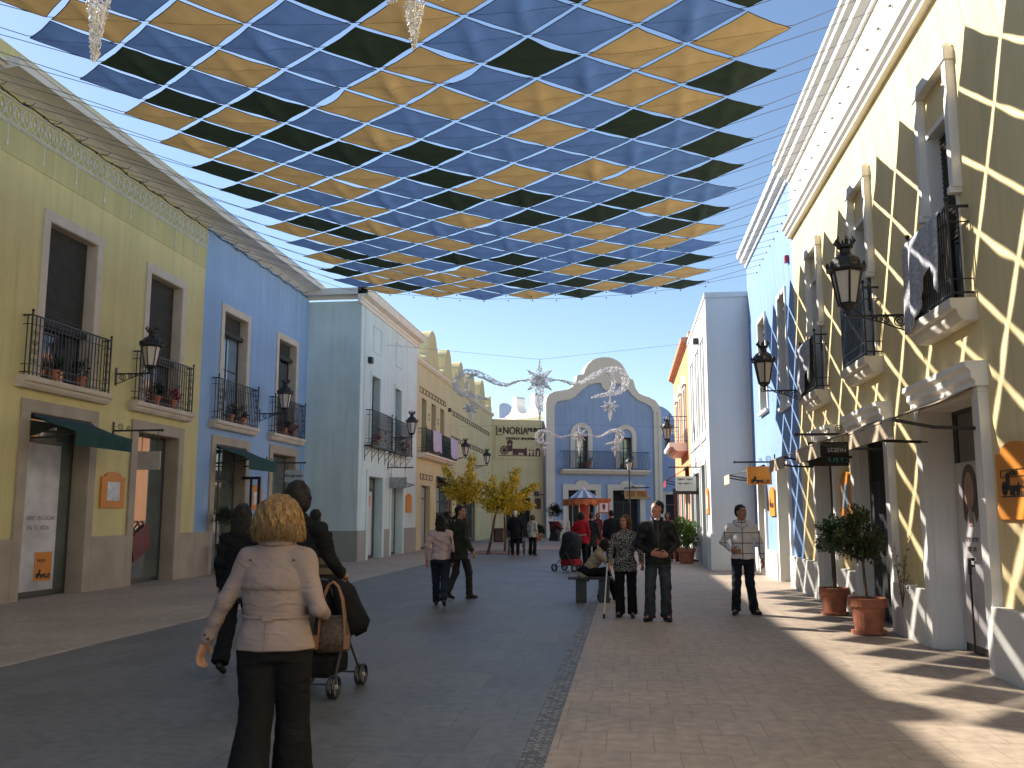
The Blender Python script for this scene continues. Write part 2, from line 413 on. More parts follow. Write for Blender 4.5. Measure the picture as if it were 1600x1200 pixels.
def doorway(parent, o, depth, name='shop_door', fm=None, gm=None, fw=.25, proj=.05, sm=None, top=None, leaf=None, sill=True, transom=.75, mull=0, lm=None, handle=False):
    """glazed shop opening: stone surround, frame, pane"""
    a,b,c,d = o; dn = node(name, parent)
    if fw:
        mb = MB(); surround(mb, o, fw, proj, top=top, lining=depth-.065); mb.build('surround', sm or M_tan, dn)
    y = depth-.06; fr = MB(); t = .055
    for (p,q) in (((a,y,c+.005),(a+t,y+.05,d)),((b-t,y,c+.005),(b,y+.05,d)),((a+t,y,d-t),(b-t,y+.05,d)),((a+t,y,c+.005),(b-t,y+.05,c+.10))): fr.bbox(p,q,.006)
    if transom: fr.box((a+t,y+.004,c+(d-c)*transom-.03),(b-t,y+.046,c+(d-c)*transom+.03))
    for i in range(mull):
        x = a+(b-a)*(i+1)/(mull+1); fr.box((x-.03,y+.006,c+.10),(x+.03,y+.044,d-t))
    fr.build('frame', fm or M_metal, dn)
    g = MB(); g.add([(a+.01,y+.025,c+.01),(b-.01,y+.025,c+.01),(b-.01,y+.025,d-.01),(a+.01,y+.025,d-.01)], [(0,1,2,3)]); g.build('glass', gm or M_shopgl, dn)
    if handle:
        h = MB(); h.tube([(a+.16,y-.05,c+.85),(a+.16,y-.05,c+1.25)],.012,6); h.tube([(a+.16,y-.05,c+1.05),(a+.16,y+.01,c+1.05)],.010,6); h.build('handle', M_iron, dn)
    return dn
def plinth(parent, L, openings, h, proj, m, margin=0., name='plinth'):
    for a,b in gaps(L, [(o[0]-margin,o[1]+margin,o[2],o[3]) for o in openings]):
        mb = MB(); mb.bbox((a,-proj,-.01),(b,.02,h), .012); mb.build(name, m, parent)

# ---------------------------------------------------------------- wall lantern, built once and copied
def make_lantern(label, loc, rz, group):
    t = thing('wall_lantern', label, 'lantern', loc, rz, group)
    X,Z = (0,-1,0),(0,0,1)
    b = MB(); b.bbox((-.035,-.02,-.24),(.035,0,.16),.008)
    b.box((-.014,-.80,.005),(.014,0,.035)); b.tube([(0,-.02,-.2),(0,-.18,-.15),(0,-.40,-.06),(0,-.62,.0)],.011,5)
    b.spiral((0,-.17,-.055),.085,.015,2.2,X,Z,.009,a0=1.2); b.spiral((0,-.34,-.03),.058,.012,2.,X,Z,.008,a0=.5,sgn=-1); b.spiral((0,-.47,-.015),.035,.01,1.6,X,Z,.007)
    b.tube([(0,-.62,.03),(0,-.70,.10),(0,-.78,.13)],.010,5); b.spiral((0,-.83,.05),.06,.02,1.3,X,Z,.009,a0=2.)
    b.build('bracket', M_iron, t)
    cy = -.80; cg = MB(); gl = MB()
    r0,r1,z0,z1 = .115,.20,.18,.62
    n = 6; p0 = [(r0*math.cos(2*math.pi*i/n),cy+r0*math.sin(2*math.pi*i/n),z0) for i in range(n)]; p1 = [(r1*math.cos(2*math.pi*i/n),cy+r1*math.sin(2*math.pi*i/n),z1) for i in range(n)]
    for i in range(n):
        cg.bar(p0[i],p1[i],.022); cg.bar(p0[i],p0[(i+1)%n],.028); cg.bar(p1[i],p1[(i+1)%n],.028)
    cg.lathe([(.02,.03),(.035,.06),(.03,.10),(.10,.15),(.11,.18),(.02,.19)],10,(0,cy,0))
    cg.build('cage', M_iron, t)
    q0 = [(x*.95,cy+(y-cy)*.95,z) for x,y,z in p0]; q1 = [(x*.96,cy+(y-cy)*.96,z) for x,y,z in p1]
    gl.add(q0+q1, [(i,(i+1)%n,(i+1)%n+n,i+n) for i in range(n)]+[tuple(range(n))]); gl.build('glass', M_frost, t)
    cp = MB(); cp.lathe([(.20,.62),(.255,.63),(.25,.67),(.20,.70),(.17,.79),(.10,.84),(.075,.86),(.07,.92),(.105,.94),(.11,.97),(.04,.98),(.03,1.0)],12,(0,cy,0))
    for i in range(12):
        q = 2*math.pi*i/12; cp.lathe([(.0,.66),(.028,.67),(.018,.72),(0,.745)],5,(.235*math.cos(q),cy+.235*math.sin(q),0))
    for i in range(6):
        q = 2*math.pi*i/6; cp.tube([(.08*math.cos(q),cy+.08*math.sin(q),.96),(.13*math.cos(q),cy+.13*math.sin(q),1.02),(.10*math.cos(q),cy+.10*math.sin(q),1.08)],[.02,.026,.008],5)
    cp.build('cap', M_iron, t)
    return t
# ---------------------------------------------------------------- arched orange wall board
def noria_emblem(mb, x, y, z, w):
    """water wheel, mill house, long shed, bushes: the mark used on every orange board"""
    s = w/1.0; T = .006
    def pl(pts, holes=()): mb.plate([(x+px*s,z+pz*s) for px,pz in pts], [[(x+px*s,z+pz*s) for px,pz in h] for h in holes], y-T, y)
    pl([(-.50,-.015),(.50,-.015),(.50,.0),(-.50,.0)])
    pl(arc(-.36,.115,.105,0,360,22)[:-1], [arc(-.36,.115,.085,0,360,22)[:-1]])
    for k in range(8):
        a = k*math.pi/4+.2; c,sn = math.cos(a),math.sin(a)
        pl([(-.36-.010*sn,.115+.010*c),(-.36+.088*c-.016*sn,.115+.088*sn+.016*c),(-.36+.088*c+.016*sn,.115+.088*sn-.016*c),(-.36+.010*sn,.115-.010*c)])
    pl([(-.29,.09),(-.17,.09),(-.17,.28),(-.155,.28)]+arc(-.23,.28,.075,0,180,8)+[(-.29,.28)], [arc(-.23,.245,.022,0,360,10)[:-1]])
    pl([(-.165,.0),(.10,.0),(.10,.05),(.08,.05),(.08,.0001),(-.0,.0001),(-.0,.05),(-.165,.05)]) if False else None
    pl([(-.165,.01),(.125,.01),(.125,.155),(-.165,.155)], [[(-.02,.02),(.09,.02),(.09,.06),(-.02,.06)]])
    pl([(.125,.0),(.18,.0),(.18,.15),(.155,.20),(.125,.15)])
    pl(arc(.245,.13,.022,0,360,8)[:-1]); pl(arc(.33,.12,.022,0,360,8)[:-1])
    pl([(.22,.0),(.27,.0),(.255,.075),(.235,.075)]); pl([(.305,.0),(.355,.0),(.345,.075),(.315,.075)])
    pl([(.385,.0),(.42,.0),(.42,.10),(.445,.13),(.47,.10),(.47,.0),(.50,.0),(.50,.12)]+arc(.4425,.12,.0575,0,180,8)+[(.385,.12)])
def wall_board(label, loc, rz, w, h, insert=None, emblem=False, group='orange boards on the shop fronts', text=False):
    t = thing('wall_board', label, 'wall board', loc, rz, group)
    out = [(-w/2,0),(w/2,0),(w/2,h*.86)]+arc(0,h*.86,w*.36,0,180,10,h*.14)+[(-w/2,h*.86)]
    mb = MB(); mb.plate(out, (), -.05, 0); mb.build('panel', M_orange, t)
    if insert:
        a = MB(); a.box((-w*.27,-.056,h*.2),(w*.27,-.051,h*.72)); a.build('poster', insert, t)
    if emblem:
        a = MB(); noria_emblem(a, 0, -.0515, h*.30, w*.74)
        if text:
            a.plate([(-w*.36,h*.54),(w*.36,h*.54),(w*.36,h*.64),(-w*.36,h*.64)], [[(-w*.35,h*.55),(w*.35,h*.55),(w*.35,h*.63),(-w*.35,h*.63)]], -.056, -.051)
            put_text(a, 'NORIA', 0, -.0545, h*.59, .07*w/.9, depth=.002)
        a.build('emblem', M_black, t)
    return t
def scribble(mb, x0, x1, y, z, h, seed):
    """a line of print too small to read: letter-sized strokes grouped into words"""
    q = random.Random(seed); x = x0
    while x < x1:
        for _ in range(q.randint(3,7)):
            w = h*q.uniform(.35,.7)
            if x+w > x1: break
            mb.box((x,y-.004,z-h*.5),(x+w*.3,y,z+h*.5)); mb.box((x+w*.3,y-.004,z+h*q.uniform(-.4,.3)),(x+w,y,z+h*q.uniform(.32,.5))); x += w*1.35
        x += h*.8
    return mb
M_black = mat('black_print', (.02,.017,.014), .6)
# ---------------------------------------------------------------- awning with folding arms
def awning(label, loc, rz, w, out, drop, val, m, group, arms=True):
    """local x along the wall, centred; top edge at z=0 on the wall, falls to -drop at the front"""
    t = thing('awning', label, 'awning', loc, rz, group)
    mb = MB(); n = 10; vs = []
    for k in range(2):
        dz = -.012*k
        for i in range(n+1):
            x = -w/2+w*i/n; sag = .012*math.sin(i*2.4)
            vs += [(x,0,dz),(x,-out*.5,-drop*.5-.02+dz+sag*.5),(x,-out,-drop+dz)]
    fs = []; 
    for k in range(2):
        o = k*(n+1)*3
        for i in range(n):
            for j in range(2): fs.append((o+i*3+j,o+i*3+3+j,o+i*3+4+j,o+i*3+1+j))
    mb.add(vs, fs); mb.build('canopy', m, t, False)
    v = MB(); vs = []
    for k in range(2):
        for i in range(n+1):
            x = -w/2+w*i/n; wob = .012*math.sin(i*1.9)
            vs += [(x,-out-.004-.006*k,-drop+.01),(x,-out-.004-.006*k+wob,-drop-val)]
    fs = []
    for k in range(2):
        o = k*(n+1)*2
        for i in range(n): fs.append((o+i*2,o+i*2+2,o+i*2+3,o+i*2+1))
    v.add(vs, fs); v.build('valance', m, t, False)
    if arms:
        a = MB()
        for x in (-w/2+.06,w/2-.06):
            a.tube([(x,0,-drop-.12),(x,-out*.55,-drop-.10),(x,-out+.02,-drop-.02)],.020,6)
        a.tube([(-w/2-.03,-out+.01,-drop-.02),(w/2+.03,-out+.01,-drop-.02)],.022,6); a.tube([(-w/2,-.05,-.03),(w/2,-.05,-.03)],.04,8)
        a.build('arms', M_iron, t)
    return t
def hang_sign(label, loc, rz, arm, x0, x1, ztop, zbot, m, thick=.05, plate=.28, scroll=True, group=None):
    """board hung across the street from a wall arm: local -y runs out from the wall, faces look along x"""
    t = thing('hanging_sign', label, 'sign', loc, rz, group)
    a = MB(); a.box((-.02,-arm,-.02),(.02,0,.02)); a.bbox((-.03,-.025,-plate*.3),(.03,0,plate*.7),.006); a.ball((0,-arm,0),.035,8,5)
    if scroll: a.spiral((0,-.16,.09),.075,.012,1.8,(0,-1,0),(0,0,1),.007,a0=-1.2); a.spiral((0,-.36,.06),.05,.012,1.6,(0,-1,0),(0,0,1),.006,a0=-.9,sgn=-1)
    for q in (x0+.08,x1-.08): a.box((-.006,-q-.006,ztop-.005),(.006,-q+.006,0))
    a.build('bracket', M_iron, t)
    b = MB(); b.bbox((-thick/2,-x1,zbot),(thick/2,-x0,ztop),.006); b.build('board', m, t)
    return t
# ================================================================ LEFT SIDE
P_yel = paint('pale_yellow_render', (.68,.575,.27)); P_blu = paint('sky_blue_render', (.31,.44,.63)); P_teal = paint('pale_aqua_render', (.62,.72,.70))
P_frieze = paint('olive_frieze_render', (.57,.50,.23)); P_deepblue = paint('strong_blue_render', (.215,.33,.55)); P_crm = paint('ivory_render', (.72,.67,.57), .05)
P_sand = paint('sand_yellow_render', (.60,.53,.31)); P_oran = paint('apricot_render', (.72,.33,.16))
XL = -11.2
def left(name, label, X, Y0): return thing(name, label, 'building', (X,Y0,0), R(90))
def block(b, L, H, ops, m, depth=.5, back=7.): return wall_mesh(L, H, ops, depth, back).build('wall', m, b)

# ---- house before the yellow one (outside the picture, it throws the shade on the near paving)
b = left('terrace_house', 'ochre terrace house nearest the camera, left of the yellow house', XL, -8.); L = 22.25
ops = [(2+4.2*i,3.6+4.2*i,4.15,7.3) for i in range(5)]+[(1.8+4.2*i,3.8+4.2*i,0,3.5) for i in range(5)]
block(b, L, 9.4, ops, P_sand)
for o in ops[:5]: window(b, o, fw=.2, blind=.8)
for o in ops[5:]: doorway(b, o, .35)
plinth(b, L, ops, 1.14, .05, M_tan, .27)
mb = MB(); mb.extrude([(y,9.3+z*.35) for y,z in CORNICE], 0, L); mb.build('cornice', M_pale, b)
mb = MB(); mb.box((0,.05,9.45),(L,.3,10.15)); mb.build('parapet', P_sand, b)

# ---- yellow house
Y0 = 14.4; L = 23.22-Y0
b = left('yellow_house', 'yellow house with carved white frieze under its deep cornice', XL, Y0); HY = b
y = lambda Y: Y-Y0
ops = [(y(16.43),y(18.1),4.15,7.32),(y(20.37),y(21.97),4.15,7.32),(y(16.21),y(18.23),0,3.52),(y(20.15),y(22.13),0,3.5)]
block(b, L, 9.36, ops, P_yel)
for o,bl in ((ops[0],2.0),(ops[1],2.0)): window(b, o, fw=.21, blind=bl, mull=1)
doorway(b, ops[2], .38, fw=.26, top=.24, transom=.86); doorway(b, ops[3], .38, fw=.26, top=.26, transom=0)
plinth(b, L, ops, 1.14, .05, M_tan, .265)
P = [(.05,0),(0,0),(-.05,.03),(-.16,.09),(-.30,.12),(-.46,.14),(-.58,.15),(-.58,.27),(-.61,.29),(-.61,.33),(.05,.33)]
mb = MB(); mb.extrude([(yy,9.36+z) for yy,z in P], 0, L); mb.build('cornice', M_pale, b)
mb = MB(); mb.box((0,.02,9.69),(L,.28,10.22)); mb.build('parapet', P_yel, b)
mb = MB(); mb.box((0,-.012,8.18),(L,.01,9.36)); mb.build('frieze', P_frieze, b)
o = MB(); X,Z = (1,0,0),(0,0,1)
for q in (8.735,8.775,9.22): o.box((0,-.034,q-.011),(L,-.01,q+.011))
n = int(L/.235)
for i in range(n):
    x = (i+.5)*L/n; yy = -.026
    o.tube([(x+.10*math.cos(t),yy,8.99+.17*math.sin(t)) for t in [2*math.pi*k/12 for k in range(12)]],.012,4,True)
    o.spiral((x+.118,yy,8.93),.055,.01,1.4,X,Z,.010,a0=.4,seg=8); o.spiral((x+.118,yy,9.09),.05,.01,1.4,X,Z,.010,a0=2.4,seg=8,sgn=-1)
    o.ball((x,yy,8.99),.030,6,4,(1,.5,1.6)); o.ball((x,yy,8.81),.022,6,4,(1,.5,1))
for i in range(8):
    x = (i+.55)*L/8.2
    o.box((x-.010,-.030,8.38),(x+.010,-.012,8.73)); o.ball((x,-.024,8.36),.035,6,5,(1,.5,1.7)); o.ball((x,-.024,8.55),.02,6,4,(1,.5,2))
o.build('frieze_ornament', mat('white_stucco_relief', (.68,.66,.58), .8, .1, 6), b)
for i,(a,c) in enumerate(((15.85,18.55),(19.8,22.42))): balcony(b, y(a), y(c), 4.16, .24, over=.12)
mb = MB(); mb.plate([(0,9.9),(1.1,9.9),(1.1,11.6)]+arc(.55,11.6,.55,0,180,12), (), 2.2, 2.7); mb.build('roof_gable', P_sand, b)
# poster film and sticker on the first shop pane
a,c = ops[2][0],ops[2][1]
M_poster = mat('washed_poster', (.50,.47,.47), .35, .38, 1.5, dirt=(.66,.64,.66))
mb = MB(); mb.box((a+.06,.290,.12),(a+1.55,.318,2.98)); mb.build('window_poster', M_poster, b)
mb = MB(); put_text(mb, 'ABRE UN LUGAR', a+1.02, .2885, 1.52, .12, depth=.001); put_text(mb, 'EN TU VIDA', a+.96, .2885, 1.33, .13, depth=.001); mb.build('poster_lettering', mat('poster_grey_ink', (.16,.13,.13), .6), b)
mb = MB(); mb.box((a+.92,.282,.30),(a+1.46,.289,.86)); mb.build('orange_sticker', M_orange, b)
mb = MB(); noria_emblem(mb, a+1.19, .2815, .36, .46); put_text(mb, 'Noria', a+1.12, .2805, .70, .11, depth=.001); mb.build('sticker_emblem', M_black, b)
# red handbag shown on the pane of the second shop
a,c = ops[3][0],ops[3][1]
mb = MB(); Mx = Matrix.Translation((a+.98,.300,.95)) @ Matrix.Rotation(R(-24),4,'Y')
mb.plate([(-.46,-.30),(.42,-.34),(.46,.22),(.30,.30),(-.38,.28)], (), -.02, .01, Mx)
mb.tube([Mx @ Vector(p) for p in ((-.25,-.01,.27),(-.2,-.02,.44),(.02,-.02,.50),(.2,-.02,.44),(.24,-.01,.28))],.022,5)
mb.build('handbag_print', mat('maroon_print', (.13,.025,.03), .4, .3, 5), b)

# ---- blue house
Y0 = 23.22; L = 31.45-Y0
b = left('blue_house', 'light blue house between the yellow house and the aqua house', XL, Y0); HB = b
ops = [(y(24.51),y(26.13),4.15,7.31),(y(28.68),y(30.29),4.15,7.31),(y(24.28),y(26.32),0,3.52),(y(28.43),y(30.46),0,3.55)]
block(b, L, 9.36, ops, P_blu)
window(b, ops[0], fw=.20, blind=.55, gm=glassy('painted_sky_reflection', (.16,.24,.32), .03)); window(b, ops[1], fw=.20, blind=.5)  # first pane: blue sky reflection put into its base colour
doorway(b, ops[2], .36, fw=.26, top=.24, transom=.72, mull=1); doorway(b, ops[3], .36, fw=.26, top=.26, transom=0)
plinth(b, L, ops, 1.14, .05, M_tan, .265)
mb = MB(); mb.extrude([(yy,9.36+z) for yy,z in P], 0, L); mb.build('cornice', M_pale, b)
mb = MB(); mb.box((0,.02,9.69),(L,.28,10.22)); mb.build('parapet', P_blu, b)
for a,c in ((23.95,26.7),(28.1,30.85)): balcony(b, y(a), y(c), 4.16, .24)
# black portal standing out over the first door
mb = MB(); mb.box((y(26.2),-.55,2.62),(y(26.28),.02,2.70)); mb.box((y(26.2),-.55,0),(y(26.28),-.47,2.62)); mb.box((y(26.2),-.30,0),(y(26.26),-.24,2.62)); mb.build('porch_frame', M_iron, b)

# ---- aqua house, standing forward
XT = -9.25; Y0 = 31.45; L = 40.4-Y0
b = left('aqua_house', 'pale aqua house standing forward of the blue house', XT, Y0); HT = b
ops = [(y(32.93),y(34.1),4.1,6.7),(y(36.38),y(37.46),4.1,6.7),(y(32.7),y(34.65),0,2.98),(y(36.0),y(37.9),0,3.02)]
block(b, L, 9.15, ops, P_teal)
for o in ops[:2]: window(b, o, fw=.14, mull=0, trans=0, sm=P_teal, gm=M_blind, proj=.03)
doorway(b, ops[2], .34, fw=.24, sm=P_teal, transom=.85); doorway(b, ops[3], .34, fw=.2, sm=P_teal, gm=mat('aqua_shutter', (.30,.36,.35), .5, .1, 2), transom=0)
mb = MB()
for p0,p1 in ((33.0,34.15),(36.4,37.5)):
    for q in (.05,):
        o = (y(p0),y(p1),7.6,8.6); surround(mb, (o[0]+q,o[1]-q,o[2]+q,o[3]-q), .05, .03); mb.bbox((o[0],-.03,o[2]),(o[1],.02,o[2]+.05),.008)
mb.build('blind_window_moulding', P_teal, b)
mb = MB(); mb.box((y(31.45+.45),-.02,3.),(y(31.45+.5),.01,9.)); mb.build('corner_joint', P_teal, b)
Mgs = paint('grey_green_plinth', (.33,.335,.30))
plinth(b, L, ops, 1.05, .04, Mgs, .25)
mb = MB(); mb.bbox((-.04,-.04,-.01),(.02,7,1.05),.01); mb.build('side_plinth', Mgs, b)
CT = [(.05,0),(0,0),(-.05,.02),(-.05,.12),(-.10,.16),(-.10,.24),(-.30,.30),(-.34,.42),(-.34,.52),(-.38,.56),(.05,.56)]
mb = MB(); mb.extrude([(yy,9.0+z) for yy,z in CT], -.36, L)
mb.box((-.36,-.30,9.33),(.0,7,9.555)); mb.box((-.12,-.1,9.20),(.0,7,9.33)); mb.build('cornice', M_pale, b)
for a,c in ((32.15,34.95),(35.55,38.35)):
    bn = node('balcony', b); s = MB(); s.box((y(a)-.06,-.32,4.02),(y(c)+.06,0,4.07))
    for k in range(4):
        x = y(a)+(c-a)*k/3; s.tube([(x,-.30,4.02),(x,-.02,3.62)],.012,4); s.tube([(x,-.02,4.0),(x,-.02,3.5)],.012,4); s.spiral((x,-.10,3.9),.06,.015,1.4,(0,-1,0),(0,0,1),.007)
    s.build('slab', M_iron, bn)
    r_ = railing(c-a, 1.25, .25); 
    for zz in (.42,.62,.82): r_.box((0,-.006,zz-.006),(c-a,.006,zz+.006))
    r_.xf(Matrix.Translation((y(a),-.28,4.07))); r_.build('railing', M_iron, bn)
# fashion poster in the first door
a,c = ops[2][0],ops[2][1]
mb = MB(); mb.box((a+.06,.258,.12),(a+1.5,.276,2.45)); mb.build('window_poster', mat('pale_poster', (.55,.55,.56), .35, .12, 2), b)
mb = MB()
mb.plate([(a+.18,.15),(a+.32,.15),(a+.48,1.0),(a+.42,1.25),(a+.26,1.25)], (), .252, .257); mb.plate([(a+.62,.15),(a+.80,.15),(a+.98,.8),(a+.86,1.35),(a+.70,1.35),(a+.84,.8)], (), .252, .257); mb.build('poster_figure', M_black, b)
mb = MB(); mb.plate([(a+.22,1.05),(a+.52,1.05),(a+.62,1.55),(a+.40,1.72),(a+.22,1.5)], (), .249, .2515); mb.build('poster_red_bag', mat('print_red', (.45,.03,.04), .4), b)
mb = MB(); mb.box((a+.85,.250,1.92),(a+1.25,.257,2.3)); mb.build('orange_sticker', M_orange, b)
mb = MB(); mb.bbox((y(32.35),-.16,7.05),(y(32.6),0,7.28),.02); mb.build('alarm_box', M_iron, b)

# ---- sand yellow house with scrolled merlons
XS = -9.4; Y0 = 40.4; L = 65.0-Y0
b = left('merlon_house', 'long sand yellow house with scrolled merlons along its parapet', XS, Y0); HS = b
wins = [(42.07,43.1),(44.25,45.3),(46.4,47.5)]
ops = [(y(a),y(c),4.42,7.0) for a,c in wins]+[(y(42.2),y(44.2),0,2.95),(y(45.6),y(49.9),0,3.0),(y(51.2),y(57.8),0,2.9)]
block(b, L, 8.5, ops, P_sand)
for o in ops[:3]: window(b, o, mull=0, trans=1, fw=None, gm=M_blind)
doorway(b, ops[3], .3, fw=None, transom=.8, gm=mat('aqua_shutter', (.30,.36,.35))); doorway(b, ops[4], .15, fw=None, mull=2, fm=M_iron); doorway(b, ops[5], .15, fw=None, mull=3, fm=M_iron)
mb = MB(); mb.extrude([(.05,0),(-.05,0),(-.16,.10),(-.16,.20),(.05,.24)][::-1] and [(yy,8.5+z) for yy,z in ((.05,0),(-.05,0),(-.16,.10),(-.16,.20),(.05,.24))], 0, L); mb.build('ledge', P_crm, b)
mb = MB(); mb.box((0,.06,8.5),(L,.45,8.95)); mb.build('parapet', P_sand, b)
for c0,wd,h in ((44.6,3.4,1.75),(48.7,2.7,1.55),(52.6,2.7,1.5),(56.6,2.7,1.5),(60.6,3.2,1.6),(64.2,1.6,1.0)):
    c0 = y(c0); hw = wd/2
    out = [(c0-hw,8.9),(c0+hw,8.9),(c0+hw,9.1)]+arc(c0+hw,9.1+.42,.42,270,180,6)+[(c0+hw*.66,8.9+h*.62)]+arc(c0,8.9+h-hw*.62,hw*.62,10,170,12)+[(c0-hw*.66,8.9+h*.62)]+arc(c0-hw,9.1+.42,.42,0,-90,6)
    out = [(min(max(px,0.02),L-.02),pz) for px,pz in out]
    mer = MB(); mer.plate(out, (), .04, .50); mer.build('merlon', P_sand, b)
fr = MB()
def brick_row(y0, y1, z, w=.55, h=.26, gap=.16):
    x = y(y0)
    while x+w < y(y1):
        fr.plate([(x,z),(x+w,z),(x+w,z+h),(x,z+h)], [[(x+.035,z+.035),(x+w-.035,z+.035),(x+w-.035,z+h-.035),(x+.035,z+h-.035)]], -.02, .0)
        x += w+gap
brick_row(41.6,48.2,7.22); brick_row(49.6,64,7.0); brick_row(49.4,64,5.6); brick_row(41.9,44.6,3.22); brick_row(45.6,50.2,3.22)
fr.build('brick_outline', mat('brown_outline_paint', (.10,.07,.045), .8), b)
dots = MB()
for Yc in (43.7,45.85): 
    for zz in (6.1,6.3): dots.box((y(Yc)-.05,-.02,zz),(y(Yc)+.05,0,zz+.12))
dots.bbox((y(48.6)-.1,-.15,7.05),(y(48.6)+.1,0,7.25),.02); dots.build('wall_fittings', M_iron, b)
balcony(b, y(41.3), y(48.9), 4.4, .45, rail=1.1, scroll=False, pitch=.12, slabm=P_crm)

# ---------------------------------------------------------------- awnings, lanterns, boards, signs on the left
awning('green awning over the postered shop door of the yellow house', (XL,17.25,3.48), R(90), 2.0, .95, .33, .27, M_green, 'green awnings')
awning('green awning over the door of the blue house', (XL,25.3,3.48), R(90), 2.0, .98, .36, .30, M_green, 'green awnings')
awning('folded grey awning over the shuttered door of the aqua house', (XT,37.0,3.0), R(90), 1.9, .5, .15, .08, mat('grey_awning_cloth', (.25,.25,.24), .85), 'folded awnings')
awning('black awning over the black framed shop windows of the merlon house', (XS,47.7,3.5), R(90), 4.2, .7, .38, .18, mat('black_awning_cloth', (.022,.02,.02), .85, .2, 8), 'black awnings')
awning('black awning farthest along the merlon house', (XS,54.5,3.35), R(90), 6.4, .7, .36, .18, MATS['black_awning_cloth'], 'black awnings')
G = 'wall lanterns on scroll brackets'
lan = make_lantern('wall lantern beside the second balcony of the yellow house', (XL,19.12,4.66), R(90), G)
dup(lan, (XL,27.3,4.66), R(90), 'wall lantern beside the second balcony of the blue house')
dup(lan, (XT,36.05,4.62), R(90), 'wall lantern between the two balconies of the aqua house')
dup(lan, (XS,49.4,4.62), R(90), 'wall lantern over the yellow tree, nearer of the pair')
dup(lan, (XS,57.2,4.62), R(90), 'wall lantern over the yellow tree, farther of the pair')
wall_board('orange board with grey poster on the yellow house', (XL,19.22,1.74), R(90), .92, .78, M_paper)
wall_board('orange board with poster on the blue house', (XL,27.2,1.74), R(90), .84, .76, M_paper)
wall_board('plain orange board on the aqua house', (XT,39.0,1.70), R(90), .95, .80)
t = hang_sign('pale tan sign hanging behind the green awning of the yellow house', (XL,19.14,3.42), R(90), 1.15, .62, 1.14, -.46, -.86, mat('pale_sign_board', (.40,.35,.31), .6, .06, 4))
t = hang_sign('pale sign with italic lettering hung from the blue house', (XL,28.0,3.20), R(90), 1.25, .62, 1.2, -.22, -.60, mat('pale_blue_sign', (.42,.46,.46), .6, .06, 4))
mb = MB(); Mx = Matrix.Rotation(R(-90),4,'Z'); put_text(mb, 'Redgreen', 0, 0, -.40, .155, depth=.003, shear=.3); mb.xf(Matrix.Translation((-.028,-.91,0)) @ Mx); mb.build('lettering', M_black, t)
hang_sign('grey square sign on black arm of the aqua house', (XT,35.45,3.42), R(90), 1.0, .08, .78, -.38, -.80, mat('mottled_grey_sign', (.30,.31,.30), .4, .3, 9))
# ================================================================ RIGHT SIDE (local x runs towards the camera)
XR = 3.7
P_yelr = paint('warm_yellow_render', (.78,.63,.34))
def right(name, label, X, Yf): return thing(name, label, 'building', (X,Yf,0), R(-90))
M_sill = mat('moulded_white_stone', (.70,.64,.54), .7, .08, 3, .1, 60)
# ---- yellow house
Yf = 20.45; L = Yf+4
x = lambda Y: Yf-Y
b = right('yellow_stucco_house', 'yellow house with white cornices and terracotta pots at its doors', XR, Yf)
wi = [(10.44,11.28),(14.07,14.92),(17.66,18.5),(6.8,7.64),(3.1,3.95)]
dr = [(10.18,11.93),(13.65,15.45),(17.05,18.55),(5.9,7.9)]
ops = [(x(c),x(a),3.86,6.1) for a,c in wi]+[(x(c),x(a),0,2.84) for a,c in dr]
wm = wall_mesh(L, 7.62, ops, .5, 7); wm.build('wall', P_yelr, b)
M_louvre = mat('louvred_shutter', (.035,.026,.02), .5, .2, 9)
for i,o in enumerate(ops[:5]):
    wn = window(b, o, depth=.22, mull=0, trans=0, frame=.05)
    s = MB(); z = o[2]+.9
    while z < o[3]-.05:
        s.box((o[0]+.05,.125,z),(o[1]-.05,.155,z+.012)); s.add([(o[0]+.05,.15,z),(o[1]-.05,.15,z),(o[1]-.05,.115,z+.04),(o[0]+.05,.115,z+.04)],[(0,1,2,3)]); z += .06
    s.build('shutter', M_louvre, wn)
    h = MB(); a,c = o[0]-.17,o[1]+.17
    for p,q in (((a,-.10,5.14),(a+.13,.01,6.62)),((c-.13,-.10,5.14),(c,.01,6.62)),((a-.02,-.12,6.62),(c+.02,.01,6.76))): h.bbox(p,q,.015)
    h.bbox((a+.02,-.13,5.08),(a+.11,.01,5.16),.01); h.bbox((c-.11,-.13,5.08),(c-.02,.01,5.16),.01); h.ball((a+.06,-.07,6.78),.07,8,6); h.ball((c-.06,-.07,6.78),.07,8,6)
    h.build('hood_mould', M_white, wn)
    f = MB(); surround(f, o, .05, .02, lining=.165); f.build('surround', M_white, wn)
    balcony(b, o[0]-.28, o[1]+.28, 3.86, .27, h=.24, rail=1.02, slabm=M_sill, over=.06, pitch=.07, scroll=False)
for i,o in enumerate(ops[5:]):
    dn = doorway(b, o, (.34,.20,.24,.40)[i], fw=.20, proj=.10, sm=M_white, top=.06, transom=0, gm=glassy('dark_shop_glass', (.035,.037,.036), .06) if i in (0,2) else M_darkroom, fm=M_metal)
    lt = MB(); q = [(0.01,0),(-.13,0),(-.13,.05),(-.17,.09),(-.17,.16),(-.22,.2),(-.22,.26),(.01,.26)]; lt.extrude([(yy,2.90+z) for yy,z in q], o[0]-.24, o[1]+.24); lt.build('lintel', M_white, dn)
    
